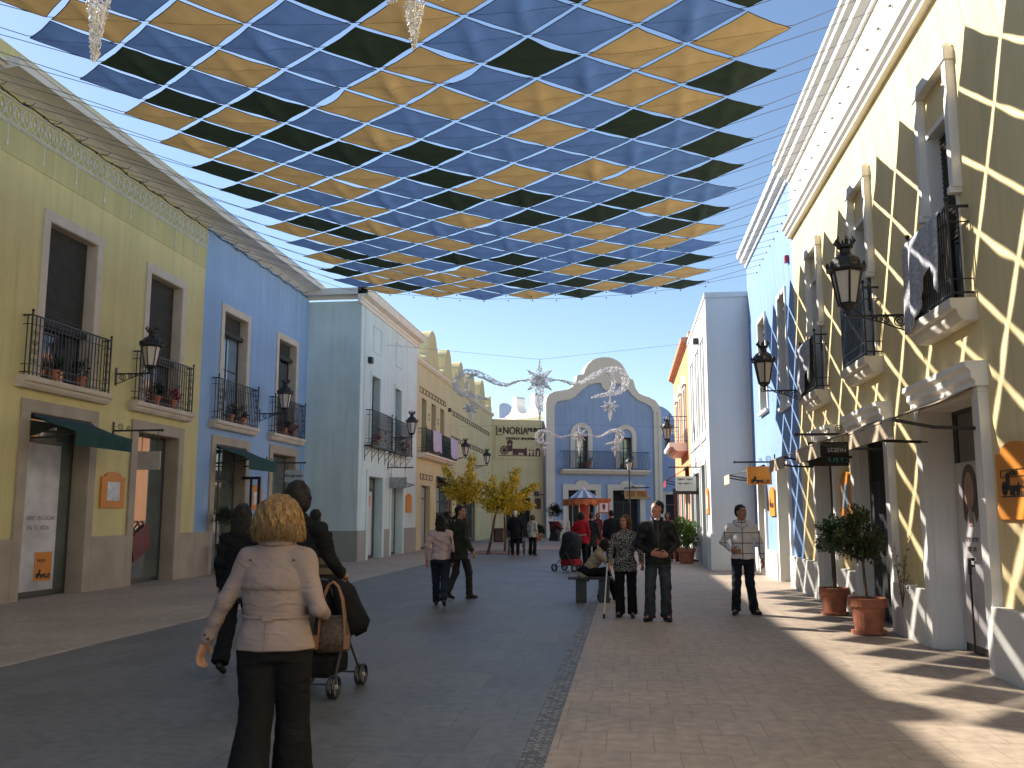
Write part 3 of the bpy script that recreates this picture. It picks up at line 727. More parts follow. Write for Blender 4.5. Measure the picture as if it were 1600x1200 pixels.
# poster door with long black pull, black door leaf with curtain
o = ops[5]; e_ = o[0]+.90
mb = MB(); mb.box((e_-.86,.258,.10),(e_-.07,.272,2.2)); mb.build('window_poster', mat('rose_poster', (.52,.47,.48), .35, .18, 1.6, dirt=(.62,.60,.62)), b)
mb = MB(); mb.plate(arc(e_-.40,1.86,.15,0,360,20,.22)[:-1], (), .249, .2515); mb.plate([(e_-.46,1.45),(e_-.34,1.45),(e_-.35,1.68),(e_-.45,1.68)], (), .2495, .2515); mb.build('poster_face', mat('poster_skin_print', (.36,.22,.18), .4, .2, 4), b)
mb = MB(); mb.plate([(e_-.62,1.55),(e_-.56,1.5),(e_-.50,1.62),(e_-.30,1.62),(e_-.24,1.5),(e_-.17,1.58)]+arc(e_-.395,1.92,.23,0,180,12,.25), (), .252, .257); mb.build('poster_hair', mat('poster_hair_print', (.07,.045,.035), .4, .3, 6), b)
mb = MB(); scribble(mb, e_-.62, e_-.20, .2575, 1.30, .055, 3); scribble(mb, e_-.58, e_-.28, .2575, 1.19, .055, 4); mb.build('poster_lettering', MATS['poster_grey_ink'], b)
mb = MB(); mb.tube([(e_-.42,.21,.03),(e_-.42,.21,1.0)],.012,6); mb.tube([(e_-.42,.21,.9),(e_-.42,.21,1.08),(e_-.30,.21,1.08)],.02,6); mb.tube([(e_-.42,.21,1.0),(e_-.42,.27,1.0)],.015,6); mb.build('door_handle', M_iron, b)
o = ops[6]; mb = MB(); nn = 20
vs = []; 
for i in range(nn+1):
    xx = o[0]+.25+(o[1]-o[0]-.3)*i/nn; yy = .10+.025*math.sin(i*1.7); vs += [(xx,yy,.02),(xx,yy,2.1)]
mb.add(vs, [(2*i,2*i+2,2*i+3,2*i+1) for i in range(nn)]); mb.build('door_curtain', mat('charcoal_curtain', (.035,.035,.038), .8, .3, 3), b)
plinth(b, L, ops, .68, .12, M_offw, .2)
q = [(.05,0),(-.10,0),(-.10,.05),(-.15,.09),(-.15,.16),(-.20,.20),(-.20,.25),(.05,.27)]
mb = MB(); mb.extrude([(yy,7.62+z) for yy,z in q], 0, L); mb.build('lower_cornice', M_white, b)
mb = MB(); mb.box((0,.0,7.85),(L,7,8.95)); mb.build('upper_wall', P_crm, b)
q = [(.05,0),(-.05,0),(-.08,.06),(-.18,.12),(-.20,.22),(-.28,.27),(-.28,.36),(-.33,.40),(-.33,.48),(.05,.50)]
mb = MB(); mb.extrude([(yy,8.92+z) for yy,z in q], 0, L); mb.build('cornice', M_white, b)

# ---- blue house
Yf2 = Yf; Yf = 27.95; L = Yf-Yf2
b = right('strong_blue_house', 'blue house between the right yellow house and the white block', XR, Yf); RB = b
ops = [(x(25.9),x(24.65),4.35,6.8),(x(22.5),x(21.5),4.1,6.7),(x(26.8),x(25.7),0,2.72),(x(23.4),x(21.9),0,2.72)]
wall_mesh(L, 9.0, ops, .5, 7).build('wall', P_deepblue, b)
for o in ops[:2]:
    wn = window(b, o, depth=.30, fw=.10, sm=M_white, blind=.25, proj=.04); s = MB(); s.bbox((o[0]-.12,-.1,o[2]-.09),(o[1]+.12,.02,o[2]-.01),.01); s.build('sill', M_white, wn)
for o in ops[2:]:
    dn = doorway(b, o, .40, fw=.17, proj=.06, sm=M_white, top=.10, transom=.8, gm=M_shopgl); 
plinth(b, L, ops, .68, .10, M_offw, .17)
q = [(.05,0),(-.05,0),(-.06,.1),(-.16,.14),(-.20,.24),(-.26,.27),(-.28,.40),(.05,.42)]
mb = MB(); mb.extrude([(yy,8.98+z) for yy,z in q], 0, L); mb.build('cornice', M_white, b)
mb = MB(); mb.bbox((x(20.95),-.09,7.2),(x(20.80),0,7.36),.01); mb.build('alarm_siren', mat('siren_red', (.30,.02,.06), .4), b)

# ---- white block standing forward
XW = 2.45; Yp = Yf; Yf = 36.2; L = Yf-27.95
b = right('white_block', 'plain white block standing forward beyond the right blue house', XW, Yf); RW = b
P_wht = paint('cool_white_render', (.63,.63,.62), .06)
ops = [(x(29.75),x(29.35),4.55,6.25),(x(31.95),x(31.5),4.55,6.25),(x(34.45),x(34.0),4.55,6.25),(x(30.6),x(29.25),0,3.15),(x(33.4),x(31.6),0,3.0),(x(35.8),x(34.2),0,3.0)]
wall_mesh(L, 8.1, ops, .5, 7).build('wall', P_wht, b)
for o in ops[:3]: window(b, o, depth=.28, mull=0, trans=0, frame=.03, gm=M_blind)
for o in ops[3:]: doorway(b, o, .34, fw=.10, sm=P_wht, transom=.8, gm=M_shopgl)
mb = MB()
for o in ops[:3]:
    surround(mb, (o[0]-.28,o[1]+.28,o[2]-.35,7.05), .06, .04)
for o in ops[3:]: mb.bbox((o[0]-.3,-.04,3.9),(o[1]+.3,.01,3.98),.01)
mb.build('panel_moulding', P_wht, b)
mb = MB(); mb.box((-.02,-.03,8.1),(L+.04,7,8.25)); mb.build('coping', P_wht, b)
plinth(b, L, ops, 1.05, .05, P_wht, .10)
mb = MB(); mb.bbox((L-.02,-.05,-.01),(L+.05,7,1.05),.01); mb.build('side_plinth', P_wht, b)
mb = MB(); mb.bbox((x(31.0),-.18,7.2),(x(30.75),0,7.4),.03); mb.build('alarm_box', M_iron, b)

# ---- apricot house
Yf = 47.4; L = Yf-36.2
b = right('apricot_house', 'apricot house with white window frames beyond the white block', XW, Yf); RO = b
cs = (38.4,41.4,44.4)
ops = [(x(c+.45),x(c-.45),4.5,6.7) for c in cs]+[(x(c+.8),x(c-.8),0,2.9) for c in cs]
wall_mesh(L, 8.2, ops, .5, 7).build('wall', P_oran, b)
for o in ops[:3]:
    wn = window(b, o, fw=.14, sm=M_white, proj=.06); h = MB(); h.plate([(o[0]-.22,6.84),(o[1]+.22,6.84),((o[0]+o[1])/2+.2,7.18),((o[0]+o[1])/2,7.28),((o[0]+o[1])/2-.2,7.18)], (), -.14, .01); h.build('pediment', M_white, wn)
for o in ops[3:]: doorway(b, o, .3, fw=.16, sm=M_white, transom=.8)
q = [(.05,0),(-.05,0),(-.10,.08),(-.24,.14),(-.26,.26),(.05,.28)]
mb = MB(); mb.extrude([(yy,8.2+z) for yy,z in q], -.1, L); mb.build('cornice', mat('apricot_cornice', (.62,.30,.17), .8, .1, 3), b)
mb = MB(); mb.box((0,.04,8.45),(L,.3,8.7)); mb.build('parapet', P_oran, b)
balcony(b, x(42.3), x(37.6), 4.45, .75, h=.34, rail=1.05, slabm=M_white)
plinth(b, L, ops, .9, .05, P_crm, .16)

# ---------------------------------------------------------------- fittings on the right
G = 'wall lanterns on scroll brackets'
dup(lan, (XR,12.28,4.12), R(-90), 'wall lantern between the two nearest balconies of the right yellow house')
dup(lan, (XR,19.78,4.14), R(-90), 'wall lantern where the right yellow and blue houses meet')
dup(lan, (XW,38.0,4.45), R(-90), 'wall lantern in front of the apricot house')
awning('cream awning over the poster door of the right yellow house', (XR,11.03,2.95), R(-90), 1.95, .93, .36, .20, M_beigecl, 'cream awnings')
awning('cream awning over the curtained door of the right yellow house', (XR,14.6,2.98), R(-90), 1.9, .95, .36, .22, M_beigecl, 'cream awnings')
awning('cream awning over the farthest door of the right yellow house', (XR,17.8,2.98), R(-90), 1.7, .92, .36, .22, M_beigecl, 'cream awnings')
awning('cream awning on the right blue house, beyond the orange sign', (XR,26.25,2.92), R(-90), 1.3, .95, .26, .24, M_beigecl, 'cream awnings')
awning('dark red awning on the apricot house', (XW,38.6,3.5), R(-90), 2.6, .9, .55, .25, mat('dark_red_awning_cloth', (.20,.02,.03), .85, .2, 6), 'red awnings')
wall_board('orange board with wheel emblem at the right edge', (XR,9.36,1.54), R(-90), .86, .74, emblem=True, text=True)
wall_board('orange board with blue and white poster behind the potted trees', (XR,16.28,1.53), R(-90), .80, .78, mat('blue_white_poster', (.10,.17,.22), .4, .3, 3, dirt=(.4,.45,.5)))
wall_board('sunlit orange board with small emblem on the right blue house', (XR,24.42,1.56), R(-90), .86, .74, emblem=True)
wall_board('orange board at the corner of the white block', (XW,28.75,1.62), R(-90), .74, .78, M_paper)
t = hang_sign('black sign with white and teal lettering over the potted trees', (XR,16.0,2.92), R(-90), .86, .03, .68, -.13, -.53, M_black)
mb = MB(); put_text(mb, 'stand', 0, 0, -.255, .155, bold=.003, depth=.003, sx=.92); mb.xf(Matrix.Translation((.029,-.225,0)) @ Matrix.Rotation(R(90),4,'Z')); mb.build('white_lettering', mat('white_print', (.75,.75,.75), .5), t)
mb = MB(); put_text(mb, 'ore', 0, 0, -.405, .22, bold=.005, depth=.003, sx=1.0); mb.xf(Matrix.Translation((.029,-.215,0)) @ Matrix.Rotation(R(90),4,'Z')); mb.build('teal_lettering', mat('teal_print', (.10,.42,.44), .5), t)
t = hang_sign('orange sign with wheel emblem hung out from the right blue house', (XR,23.9,2.9), R(-90), 1.0, .10, .70, -.11, -.56, M_orange)
mb = MB(); noria_emblem(mb, 0, 0, -.52, .46); mb.xf(Matrix.Translation((.0255,-.40,0)) @ Matrix.Rotation(R(90),4,'Z')); mb.build('emblem', M_black, t)
t = hang_sign('white lettered sign hung out from the white block', (XW,31.2,3.15), R(-90), 1.05, .18, .84, -.30, -.78, mat('white_sign_board', (.58,.58,.56), .5, .05, 4))
mb = MB()
scribble(mb, -.26, .26, 0, -.40, .06, 7); scribble(mb, -.24, .22, 0, -.54, .05, 8)
mb.xf(Matrix.Translation((.0255,-.51,0)) @ Matrix.Rotation(R(90),4,'Z')); mb.build('lettering', M_black, t)
t = thing('sign_frame', 'dark red post and black beam beneath the white hanging sign', 'sign frame', (2.05,33.0,0))
mb = MB(); mb.box((-.42,-.05,0),(-.30,.05,2.45)); mb.box((-.42,-.12,0),(.35,.12,.06)); mb.build('post', mat('dark_red_metal', (.10,.015,.012), .5, .2, 4), t)
mb = MB(); mb.box((-.46,-.07,2.30),(.42,.07,2.50)); mb.box((.30,-.05,2.5),(.38,.05,3.0)); mb.build('beam', M_iron, t)
# ================================================================ THE END OF THE STREET
AF = R(24); UF = Vector((math.cos(AF), math.sin(AF), 0)); NF = Vector((math.sin(AF), -math.cos(AF), 0))
PS = Vector((-9.4, 64.95, 0))                      # where the sign wall leaves the merlon house
def fl(u, v, P0, off=0.):
    """photo point -> (x, z) on the rotated facade plane through P0"""
    p = onPlane(u, v, P0+NF*off, NF)-P0
    return (p.dot(UF), p.z)
# ---- wall with the big sign
b = thing('sign_wall', 'sand yellow wall carrying the big water wheel sign', 'building', PS, AF)
L = fl(856,690,PS)[0]+1.2; HW = 8.35
dA,dB = fl(791,800,PS)[0], fl(829,800,PS)[0]; zD = fl(800,778,PS)[1]
wall_mesh(L, HW, [(dA,dB,0,zD)], .5, 6).build('wall', P_sand, b)
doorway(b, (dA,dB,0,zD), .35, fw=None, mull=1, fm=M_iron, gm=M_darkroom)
mb = MB(); mb.box((0,-.05,0),(.10,.02,HW)); mb.box((L-1.75,-.05,0),(L-1.62,.02,HW)); mb.build('edge_strip', P_sand, b)
s0,s1 = fl(775,668,PS), fl(848,718,PS)
mb = MB(); mb.plate([(s0[0]-.08,s1[1]),(s1[0]+.3,s1[1]),(s1[0]+.3,s0[1]),(s0[0]-.08,s0[1])], (), -.05, .02); pnl = mb.build('sign_panel', P_sand, b)
t = MB(); zc = fl(800,674,PS)[1]; xa = s0[0]
W = fl(847,674,PS)[0]-xa
t.plate([(xa+.0,zc-.30),(xa+.46,zc-.30),(xa+.46,zc-.25),(xa+.07,zc-.25),(xa+.07,zc+.34),(xa+.0,zc+.34)], (), -.09, -.05)
put_text(t, 'a', xa+.28, -.07, zc+.12, .62, bold=.012, depth=.02)
put_text(t, 'NORIA', xa+1.42, -.07, zc+.02, .74, bold=.012, depth=.02, sx=.82)
put_text(t, 'MURCIA', xa+2.98, -.07, zc+.13, .42, bold=.02, depth=.02, sx=.83)
put_text(t, 'OUTLET SHOPPING', xa+1.95, -.07, zc-.52, .23, bold=.02, depth=.02, sx=1.2)
t.build('sign_lettering', mat('dark_bronze_letters', (.045,.03,.018), .5), b)
e = MB(); noria_emblem(e, xa+W*.5, -.055, fl(800,711.5,PS)[1], W*.90); e.build('sign_emblem', mat('maroon_brown_emblem', (.085,.03,.028), .6), b)
mb = MB(); q = fl(838,771,PS); mb.bbox((q[0]-.15,-.16,q[1]-.2),(q[0]+.15,0,q[1]+.15),.02); mb.box((q[0]+.12,-.10,q[1]-.1),(q[0]+.6,-.04,q[1]-.05)); mb.build('floodlight', M_iron, b)
q = fl(840,787,PS); mb = MB(); mb.bbox((q[0]-.22,-.04,q[1]-.38),(q[0]+.22,0,q[1]+.38),.01); mb.build('notice_board', M_dkbrown, b)

# ---- blue facade with curled gable
PF = PS+NF*.55
b = thing('gabled_facade', 'blue facade with curled white gable closing the street', 'building', PF, AF)
Z = lambda zx,zy: (820+zx*.3, 540+zy*.3)
def zz(pts, off=0.): return [fl(*Z(*p), PF, off) for p in pts]
outer = zz([(107,300),(112,272),(124,254),(150,241),(190,235),(222,229),(248,214),(262,190),(270,155),(303,150),(312,122),(326,98),(348,78),(372,67),(400,62),(430,62),(455,68),(480,80),(500,97),(516,120),(530,152),(546,175),(560,178),(572,222),(590,249),(615,262),(645,271),(676,288),(695,312),(706,345)])
inner = zz([(152,330),(156,306),(168,291),(195,286),(232,281),(262,264),(290,236),(325,207),(362,196),(392,194),(402,222),(420,236),(438,222),(446,195),(500,200),(530,225),(556,258),(588,286),(630,304),(654,320),(667,345)])
xl,xr = outer[0][0], outer[-1][0]; il,ir = inner[0][0], inner[-1][0]
out = [(xl,0)]+outer+[(xr,0)]; inn = [(il,.02)]+inner+[(ir,.02)]
V = lambda x,y: fl(760+x/5, 620+y/5, PF)
def arch_o(x0,x1,yt,yb):
    a,c = V(x0,yb)[0],V(x1,yb)[0]; zt = V((x0+x1)/2,yt)[1]; zb = V((x0+x1)/2,yb)[1]; r = (c-a)/2
    return a,c,zb,zt,[(a,zb),(c,zb),(c,zt-r)]+arc((a+c)/2,zt-r,r,0,180,14)[1:-1]+[(a,zt-r)]
A1o = arch_o(655,828,203,556); A2o = arch_o(1006,1172,218,560)
A1i = (V(700,400)[0],V(798,400)[0],A1o[2],V(750,310)[1]); A2i = (V(1034,400)[0],V(1142,400)[0],A2o[2],V(1090,318)[1])
d1 = (V(637,800)[0],V(850,800)[0],0,V(740,730)[1]); d2 = (V(985,800)[0],V(1195,800)[0],0,V(1090,732)[1])
rect = lambda o: [(o[0],max(o[2],.0201)),(o[1],max(o[2],.0201)),(o[1],o[3]),(o[0],o[3])]
mb = MB(); mb.plate([(xl+.02,0)]+[(min(max(px,xl+.02),xr-.02),pz-.02) for px,pz in outer]+[(xr-.02,0)], [rect(A1i),rect(A2i),rect(d1),rect(d2)], 0, .6)
mb.box((xl+.05,.6,0),(xr-.05,8,7.4)); mb.build('wall', P_deepblue if False else paint('facade_blue_render', (.295,.385,.545)), b)
M_ivory = paint('ivory_trim', (.66,.60,.50), .06)
mb = MB(); mb.plate(out, [inn], -.14, .02)
mb.box((xr-.30,-.20,0),(xr-.24,-.14,outer[-1][1])); mb.build('gable_trim', M_ivory, b)
for Ao,Ai in ((A1o,A1i),(A2o,A2i)):
    wn = window(b, Ai, depth=.45, mull=1, trans=2, frame=.10, gm=glassy('painted_yellow_reflection', (.22,.20,.09), .04), blind=.0)  # yellow reflection painted into the colour of the arched panes
    r = (Ao[1]-Ao[0])/2; w_ = .34; a,c,zb,zt = Ao[0],Ao[1],Ao[2],Ao[3]
    hol = [(a+w_,zb+.001),(c-w_,zb+.001),(c-w_,zt-r)]+arc((a+c)/2,zt-r,r-w_,0,180,12)[1:-1]+[(a+w_,zt-r)]
    mb = MB(); mb.plate(Ao[4], [hol], -.12, .01); mb.build('arched_surround', M_ivory, wn)
for o in (d1,d2):
    dn = doorway(b, o, .5, fw=None, mull=1, fm=M_iron, gm=M_darkroom); mb = MB(); surround(mb, o, .42, .12)
    xm = (o[0]+o[1])/2; mb.plate([(xm-.5,o[3]+.40),(xm+.5,o[3]+.40)]+arc(xm,o[3]+.40,.5,0,180,8,.3)[1:-1], (), -.13, .01); mb.build('surround', M_ivory, dn)
x0,x1 = V(572,560)[0],V(1255,575)[0]; zb = V(900,570)[1]
bn = node('balcony', b); mb = MB(); mb.extrude([(y_*.62,zb-.34+z_*.34) for y_,z_ in SLAB], x0, x1); mb.build('slab', M_ivory, bn)
mb = MB(); n = 60; hr = 1.28
for i in range(n+1):
    x = x0+.08+(x1-x0-.16)*i/n; mb.tube([(x,-.55,zb+.02),(x,-.62,zb+.25),(x,-.66,zb+.45),(x,-.58,zb+.75),(x,-.52,zb+1.0),(x,-.55,zb+hr)],.016,4)
for h_ in (.03,hr): mb.box((x0+.05,-.58,zb+h_-.02),(x1-.05,-.52,zb+h_+.02))
for xx in (x0+.08,x1-.08):
    for h_ in (.03,hr): mb.box((xx-.02,-.52,zb+h_-.02),(xx+.02,0,zb+h_+.02))
mb.build('railing', mat('dark_blue_iron', (.03,.045,.09), .5), bn)
plz = V(900,962)[1]
for a_,c_ in ((il,d1[0]-.42),(d1[1]+.42,d2[0]-.42),(d2[1]+.42,ir)): mb = MB(); mb.bbox((a_,-.08,-.01),(c_,.02,plz),.015); mb.build('plinth', M_cream, b)
# yellow shop sign and folding arm over the second door
t = thing('shop_sign', 'ochre shop sign with two orange panels over the facade door', 'sign', PF, AF)
p0,p1 = V(1050,800),V(1250,735); mb = MB(); mb.bbox((p0[0],-.75,p0[1]),(p1[0],-.60,p0[1]+.16),.02); mb.bbox((p0[0],-.64,p0[1]+.16),(p1[0]-.2,-.60,p1[1]),.01); mb.box((p0[0],-.60,p0[1]+.4),(p0[0]+.06,0,p0[1]+.46)); mb.box((p1[0]-.3,-.60,p0[1]+.4),(p1[0]-.24,0,p0[1]+.46)); mb.build('board', mat('ochre_board', (.40,.25,.10), .6, .1, 3), t)
mb = MB(); w_ = (p1[0]-p0[0])
for k in (.10,.52): mb.bbox((p0[0]+w_*k,-.68,p0[1]+.2),(p0[0]+w_*(k+.3),-.64,p1[1]-.05),.01)
mb.build('panels', mat('burnt_orange_panel', (.34,.12,.02), .6, .2, 4), t)
mb = MB(); q0,q1 = V(1035,716),V(1230,712); mb.tube([(q0[0],-1.0,q0[1]),(q1[0],-.9,q1[1])],.05,6); mb.tube([((q0[0]+q1[0])/2,-.95,q0[1]),((q0[0]+q1[0])/2,0,q0[1]+.2)],.04,6); mb.build('awning_arm', M_iron, t)
# ---- blue house with a round gable seen past the facade's right edge
PB = Vector((2.0, 74, 0))
b = thing('round_gable_house', 'blue house with round gable glimpsed past the gabled facade', 'building', PB, R(6))
wall_mesh(9, 8.0, [(1.0,3.0,0,3.2)], .5, 6).build('wall', paint('facade_blue_render', (.295,.385,.545)), b)
doorway(b, (1.0,3.0,0,3.2), .4, fw=.2, sm=M_ivory, gm=M_darkroom)
mb = MB(); mb.box((-2,-.12,7.9),(9,.2,8.3)); mb.build('white_band', M_white, b)
mb = MB(); mb.plate([(-1.2,8.3),(2.0,8.3),(2.0,8.5)]+arc(.2,8.5,1.75,0,180,14)[1:]+[(-1.55,8.3)], (), 0, .6); mb.build('gable', MATS['facade_blue_render'], b)
# ---- white wing with merlons behind the sign wall
PWg = Vector((-11.9, 75, 0))
b = thing('white_wing', 'sunlit white merlon parapet showing above the sign wall', 'building', PWg, R(-45))
mb = MB(); mb.box((0,0,0),(8.3,5,8.95)); mb.build('wall', M_white, b)
mb = MB(); mb.box((-.1,-.15,8.95),(8.35,.5,9.2)); mb.build('ledge', M_white, b)
def merlon(c0, wd, h, zb_): 
    hw = wd/2
    return [(c0-hw*1.5,zb_),(c0+hw*1.5,zb_),(c0+hw*1.5,zb_+.12)]+arc(c0+hw*1.5,zb_+.12+.85,.85,270,190,8)+arc(c0,zb_+h-hw*.45,hw*.45,20,160,12)+arc(c0-hw*1.5,zb_+.12+.85,.85,-10,-90,8)
for c0 in (4.75,7.0): mb = MB(); mb.plate(merlon(c0,1.5,1.6,9.2), (), -.1, .75); mb.build('merlon', M_white, b)
Mx = Matrix.Translation((2.4,-.2,0)) @ Matrix.Rotation(R(69),4,'Z'); mb = MB(); mb.plate([(.3,9.2),(1.9,9.2),(1.9,9.75),(1.5,9.75)]+arc(.75,9.75,.75,0,120,8)+[(.3,10.3)], (), -.12, .3, Mx); mb.build('blue_merlon', MATS['facade_blue_render'], b)
# ================================================================ SAILS AND THEIR CABLES
def sail_mat(name, col, tr):
    m = bpy.data.materials.new(name); m.use_nodes = True; nt = m.node_tree; L = nt.links.new; b = nt.nodes['Principled BSDF']; o = nt.nodes['Material Output']
    tc = nt.nodes.new('ShaderNodeTexCoord'); n = nt.nodes.new('ShaderNodeTexNoise'); n.inputs['Scale'].default_value = 2.2; n.inputs['Detail'].default_value = 7
    L(tc.outputs['Object'], n.inputs['Vector']); r = nt.nodes.new('ShaderNodeValToRGB'); r.color_ramp.elements[0].position = .3; r.color_ramp.elements[1].position = .72
    r.color_ramp.elements[0].color = (*[c*.84 for c in col],1); r.color_ramp.elements[1].color = (*[min(1,c*1.12) for c in col],1)
    L(n.outputs['Fac'], r.inputs['Fac']); L(r.outputs['Color'], b.inputs['Base Color']); b.inputs['Roughness'].default_value = .85; b.inputs['Specular IOR Level'].default_value = .2
    wv = nt.nodes.new('ShaderNodeTexNoise'); wv.inputs['Scale'].default_value = 5; wv.inputs['Detail'].default_value = 3; L(tc.outputs['Object'], wv.inputs['Vector'])
    bp = nt.nodes.new('ShaderNodeBump'); bp.inputs['Strength'].default_value = .25; bp.inputs['Distance'].default_value = .03; L(wv.outputs['Fac'], bp.inputs['Height']); L(bp.outputs['Normal'], b.inputs['Normal'])
    t = nt.nodes.new('ShaderNodeBsdfTranslucent'); L(r.outputs['Color'], t.inputs['Color']); mx = nt.nodes.new('ShaderNodeMixShader'); mx.inputs[0].default_value = tr
    L(b.outputs[0], mx.inputs[1]); L(t.outputs[0], mx.inputs[2]); L(mx.outputs[0], o.inputs['Surface'])
    return m
SM = {'Y': sail_mat('ochre_sailcloth', (.36,.245,.105), .28), 'B': sail_mat('blue_sailcloth', (.088,.165,.355), .26), 'G': sail_mat('dark_green_sailcloth', (.028,.045,.032), .14)}
SN = {'Y': 'ochre', 'B': 'blue', 'G': 'dark green'}
M_hem = mat('sail_hem', (.02,.022,.028), .8)
ROWS = ['YGYBYGB','BGYGBYY','BGYGYBY','GYBYBYY','BBBGBBB','YYGYBYG','YBBYBBB','GYYYYGG','YBBBBYY','GGYBYGG','BBBGGBY','GBBBBBY','BYYGYYG','GYBYBYY','BBGGBBG','BGBBBYY','YGGYBBB','GBBBBYG','GYYBYGY','YBBBYBY','YYBBBBB','BBBGGYG','BGBBBGY','GYYGYYB','BBBBYYG','YGGGYBY','YYBBYGB','GBGYBYY']
K = 1.033                                            # rows -5 .. 22 ; each string reads right to left
def rowY(m): return (11.35+.5885*m)*K
CW = .672*K; XT0 = 2.22*K
def sail_z(X):
    s = (XT0-X)/(15*CW); return EYE+K*(7.70+.2*s-4*.34*s*(1-s)-EYE)
ORD = ['first','second','third','fourth','fifth','sixth','seventh','eighth','ninth','tenth','eleventh','twelfth']
def ordn(i):
    if i < 12: return ORD[i]
    tens = {10:'', 20:'twenty'}; 
    return {12:'thirteenth',13:'fourteenth',14:'fifteenth',15:'sixteenth',16:'seventeenth',17:'eighteenth',18:'nineteenth',19:'twentieth',20:'twenty-first',21:'twenty-second',22:'twenty-third',23:'twenty-fourth',24:'twenty-fifth',25:'twenty-sixth',26:'twenty-seventh',27:'twenty-eighth'}[i]
rs = random.Random(5)
NROW = len(ROWS)
jit = {}
def nd(i, m):
    """cable node i half cells from the right tip, row m (shared by the sails that meet there)"""
    if (i,m) not in jit:
        q = random.Random(i*1000+m*7+3); jit[(i,m)] = (q.uniform(-.02,.02), q.uniform(-.03,.03), q.uniform(-.015,.015))
    j = jit[(i,m)]; X = XT0-CW*i
    return Vector((X+j[0], rowY(m)+j[1], sail_z(X)+j[2]))
for k,row in enumerate(ROWS):
    m = k-5
    for j,c in enumerate(row):
        i = 2*j+1 if m%2 == 0 else 2*j+2
        Rt,Lt,Nr,Fr = nd(i-1,m), nd(i+1,m), nd(i,m-1), nd(i,m+1)
        cen = (Rt+Lt+Nr+Fr)/4
        # corners stop short of the cable crossings
        P = [cen+(p-cen)*(1-.045/(p-cen).length) for p in (Nr,Rt,Fr,Lt)]
        n = 9; sag = rs.uniform(.0,.045); fold = rs.choice([0,0,.012,.02,.032]); fa = rs.random() < .7; drop = [rs.uniform(.004,.016) for _ in range(4)]
        if rs.random() < .13: drop[rs.randrange(4)] = rs.uniform(.03,.055)
        ph = rs.uniform(0,6); vs = []
        for a in range(n+1):
            u = a/n
            for d in range(n+1):
                v = d/n
                p = P[0]*(1-u)*(1-v)+P[1]*u*(1-v)+P[2]*u*v+P[3]*(1-u)*v
                # hollow edges pulled towards the middle, deeper where a hem hangs slack
                e = drop[0]*4*u*(1-u)*(1-v)**3+drop[2]*4*u*(1-u)*v**3
                f = drop[3]*4*v*(1-v)*(1-u)**3+drop[1]*4*v*(1-v)*u**3
                dirc = (cen-p); 
                if dirc.length > 1e-6: p = p+dirc.normalized()*(e+f)
                z = -sag*16*u*(1-u)*v*(1-v)*.5-(e+f)*.6
                w_ = (u-v) if fa else (u+v-1)          # fold along one diagonal
                z -= fold*math.exp(-(w_/.11)**2)*math.sin(math.pi*min(1,max(0,(u+v)/2 if fa else (u-v+1)/2)))*2
                z += .010*noise.noise(Vector((u*3+ph,v*3,ph)))+.006*noise.noise(Vector((u*2+v*9+ph,(u-v)*2,ph+4)))
                vs.append(p+Vector((0,0,z))-cen)
        fs = [(a*(n+1)+d,(a+1)*(n+1)+d,(a+1)*(n+1)+d+1,a*(n+1)+d+1) for a in range(n) for d in range(n)]
        me = bpy.data.meshes.new('sail'); me.from_pydata([tuple(q) for q in vs], [], fs); me.materials.append(SM[c]); me.polygons.foreach_set('use_smooth', [True]*len(fs)); me.update()
        o = link('shade_sail', me); o.location = cen
        tag(o, '%s shade sail, %s from the right in the %s row from the far edge' % (SN[c], ordn(j), ordn(NROW-1-k)), 'shade sail', 'shade sails over the street')
        rim = [a*(n+1) for a in range(n)]+[n*(n+1)+d for d in range(n)]+[a*(n+1)+n for a in range(n,0,-1)]+[d for d in range(n,0,-1)]
        hb = MB(); hb.tube([vs[q] for q in rim], .0065, 3, True); hb.build('hem', M_hem, o, False)
# cables wall to wall, one under every line of crossings
M_cable = mat('steel_cable', (.16,.16,.17), .45, metal=.7)
for m in range(-6, 24):
    pts = []
    zl,zr = 9.28, 8.45
    Xw = 3.69 if rowY(m) < 27.9 else 2.44
    A = Vector((XL+.01, rowY(m), zl)); B = Vector((Xw, rowY(m), zr if rowY(m) < 20.4 else 8.3))
    if m == 23: A = Vector((XL+.01, rowY(m), 9.28)); B = Vector((3.69, rowY(m), 8.25))
    mid = [nd(i,m)+Vector((0,0,.03)) for i in (range(14,-1,-1) if m%2 == 0 else range(15,0,-1))]
    pts = [A]+mid+[B]
    cb = MB(); cb.tube(pts, .0055, 4); cb.ball(A+Vector((.02,0,0)), .03, 6, 4); cb.ball(B-Vector((.02,0,0)), .025, 6, 4)
    if m >= 22:
        for i in range(15): cb.ball(nd(i,m)+Vector((0,0,-.03)), .022, 5, 4)
    o = cb.build('sail_cable', M_cable)
    tag(o, 'thin steel cable, %s sail cable from the far edge' % (ordn(23-m) if 23-m < 28 else ['twenty-ninth','thirtieth'][23-m-28]), 'cable', 'cables that carry the shade sails')
# black cord with hooks under the left eaves
cd = MB(); pts = []
for i in range(120):
    Y = 14.5+i*(31.2-14.5)/119; pts.append((XL+.04+.02*math.sin(i*1.9), Y, 9.27+.025*math.sin(i*.9)))
cd.tube(pts, .013, 4)
for i in range(0,120,6): cd.tube([pts[i],(pts[i][0]+.16,pts[i][1]+.03,pts[i][2]-.02),(pts[i][0]+.22,pts[i][1]+.05,pts[i][2]+.04)], .008, 4)
tag(cd.build('eave_cord', M_iron), 'black cord with wire hooks running under the left eaves', 'cord')
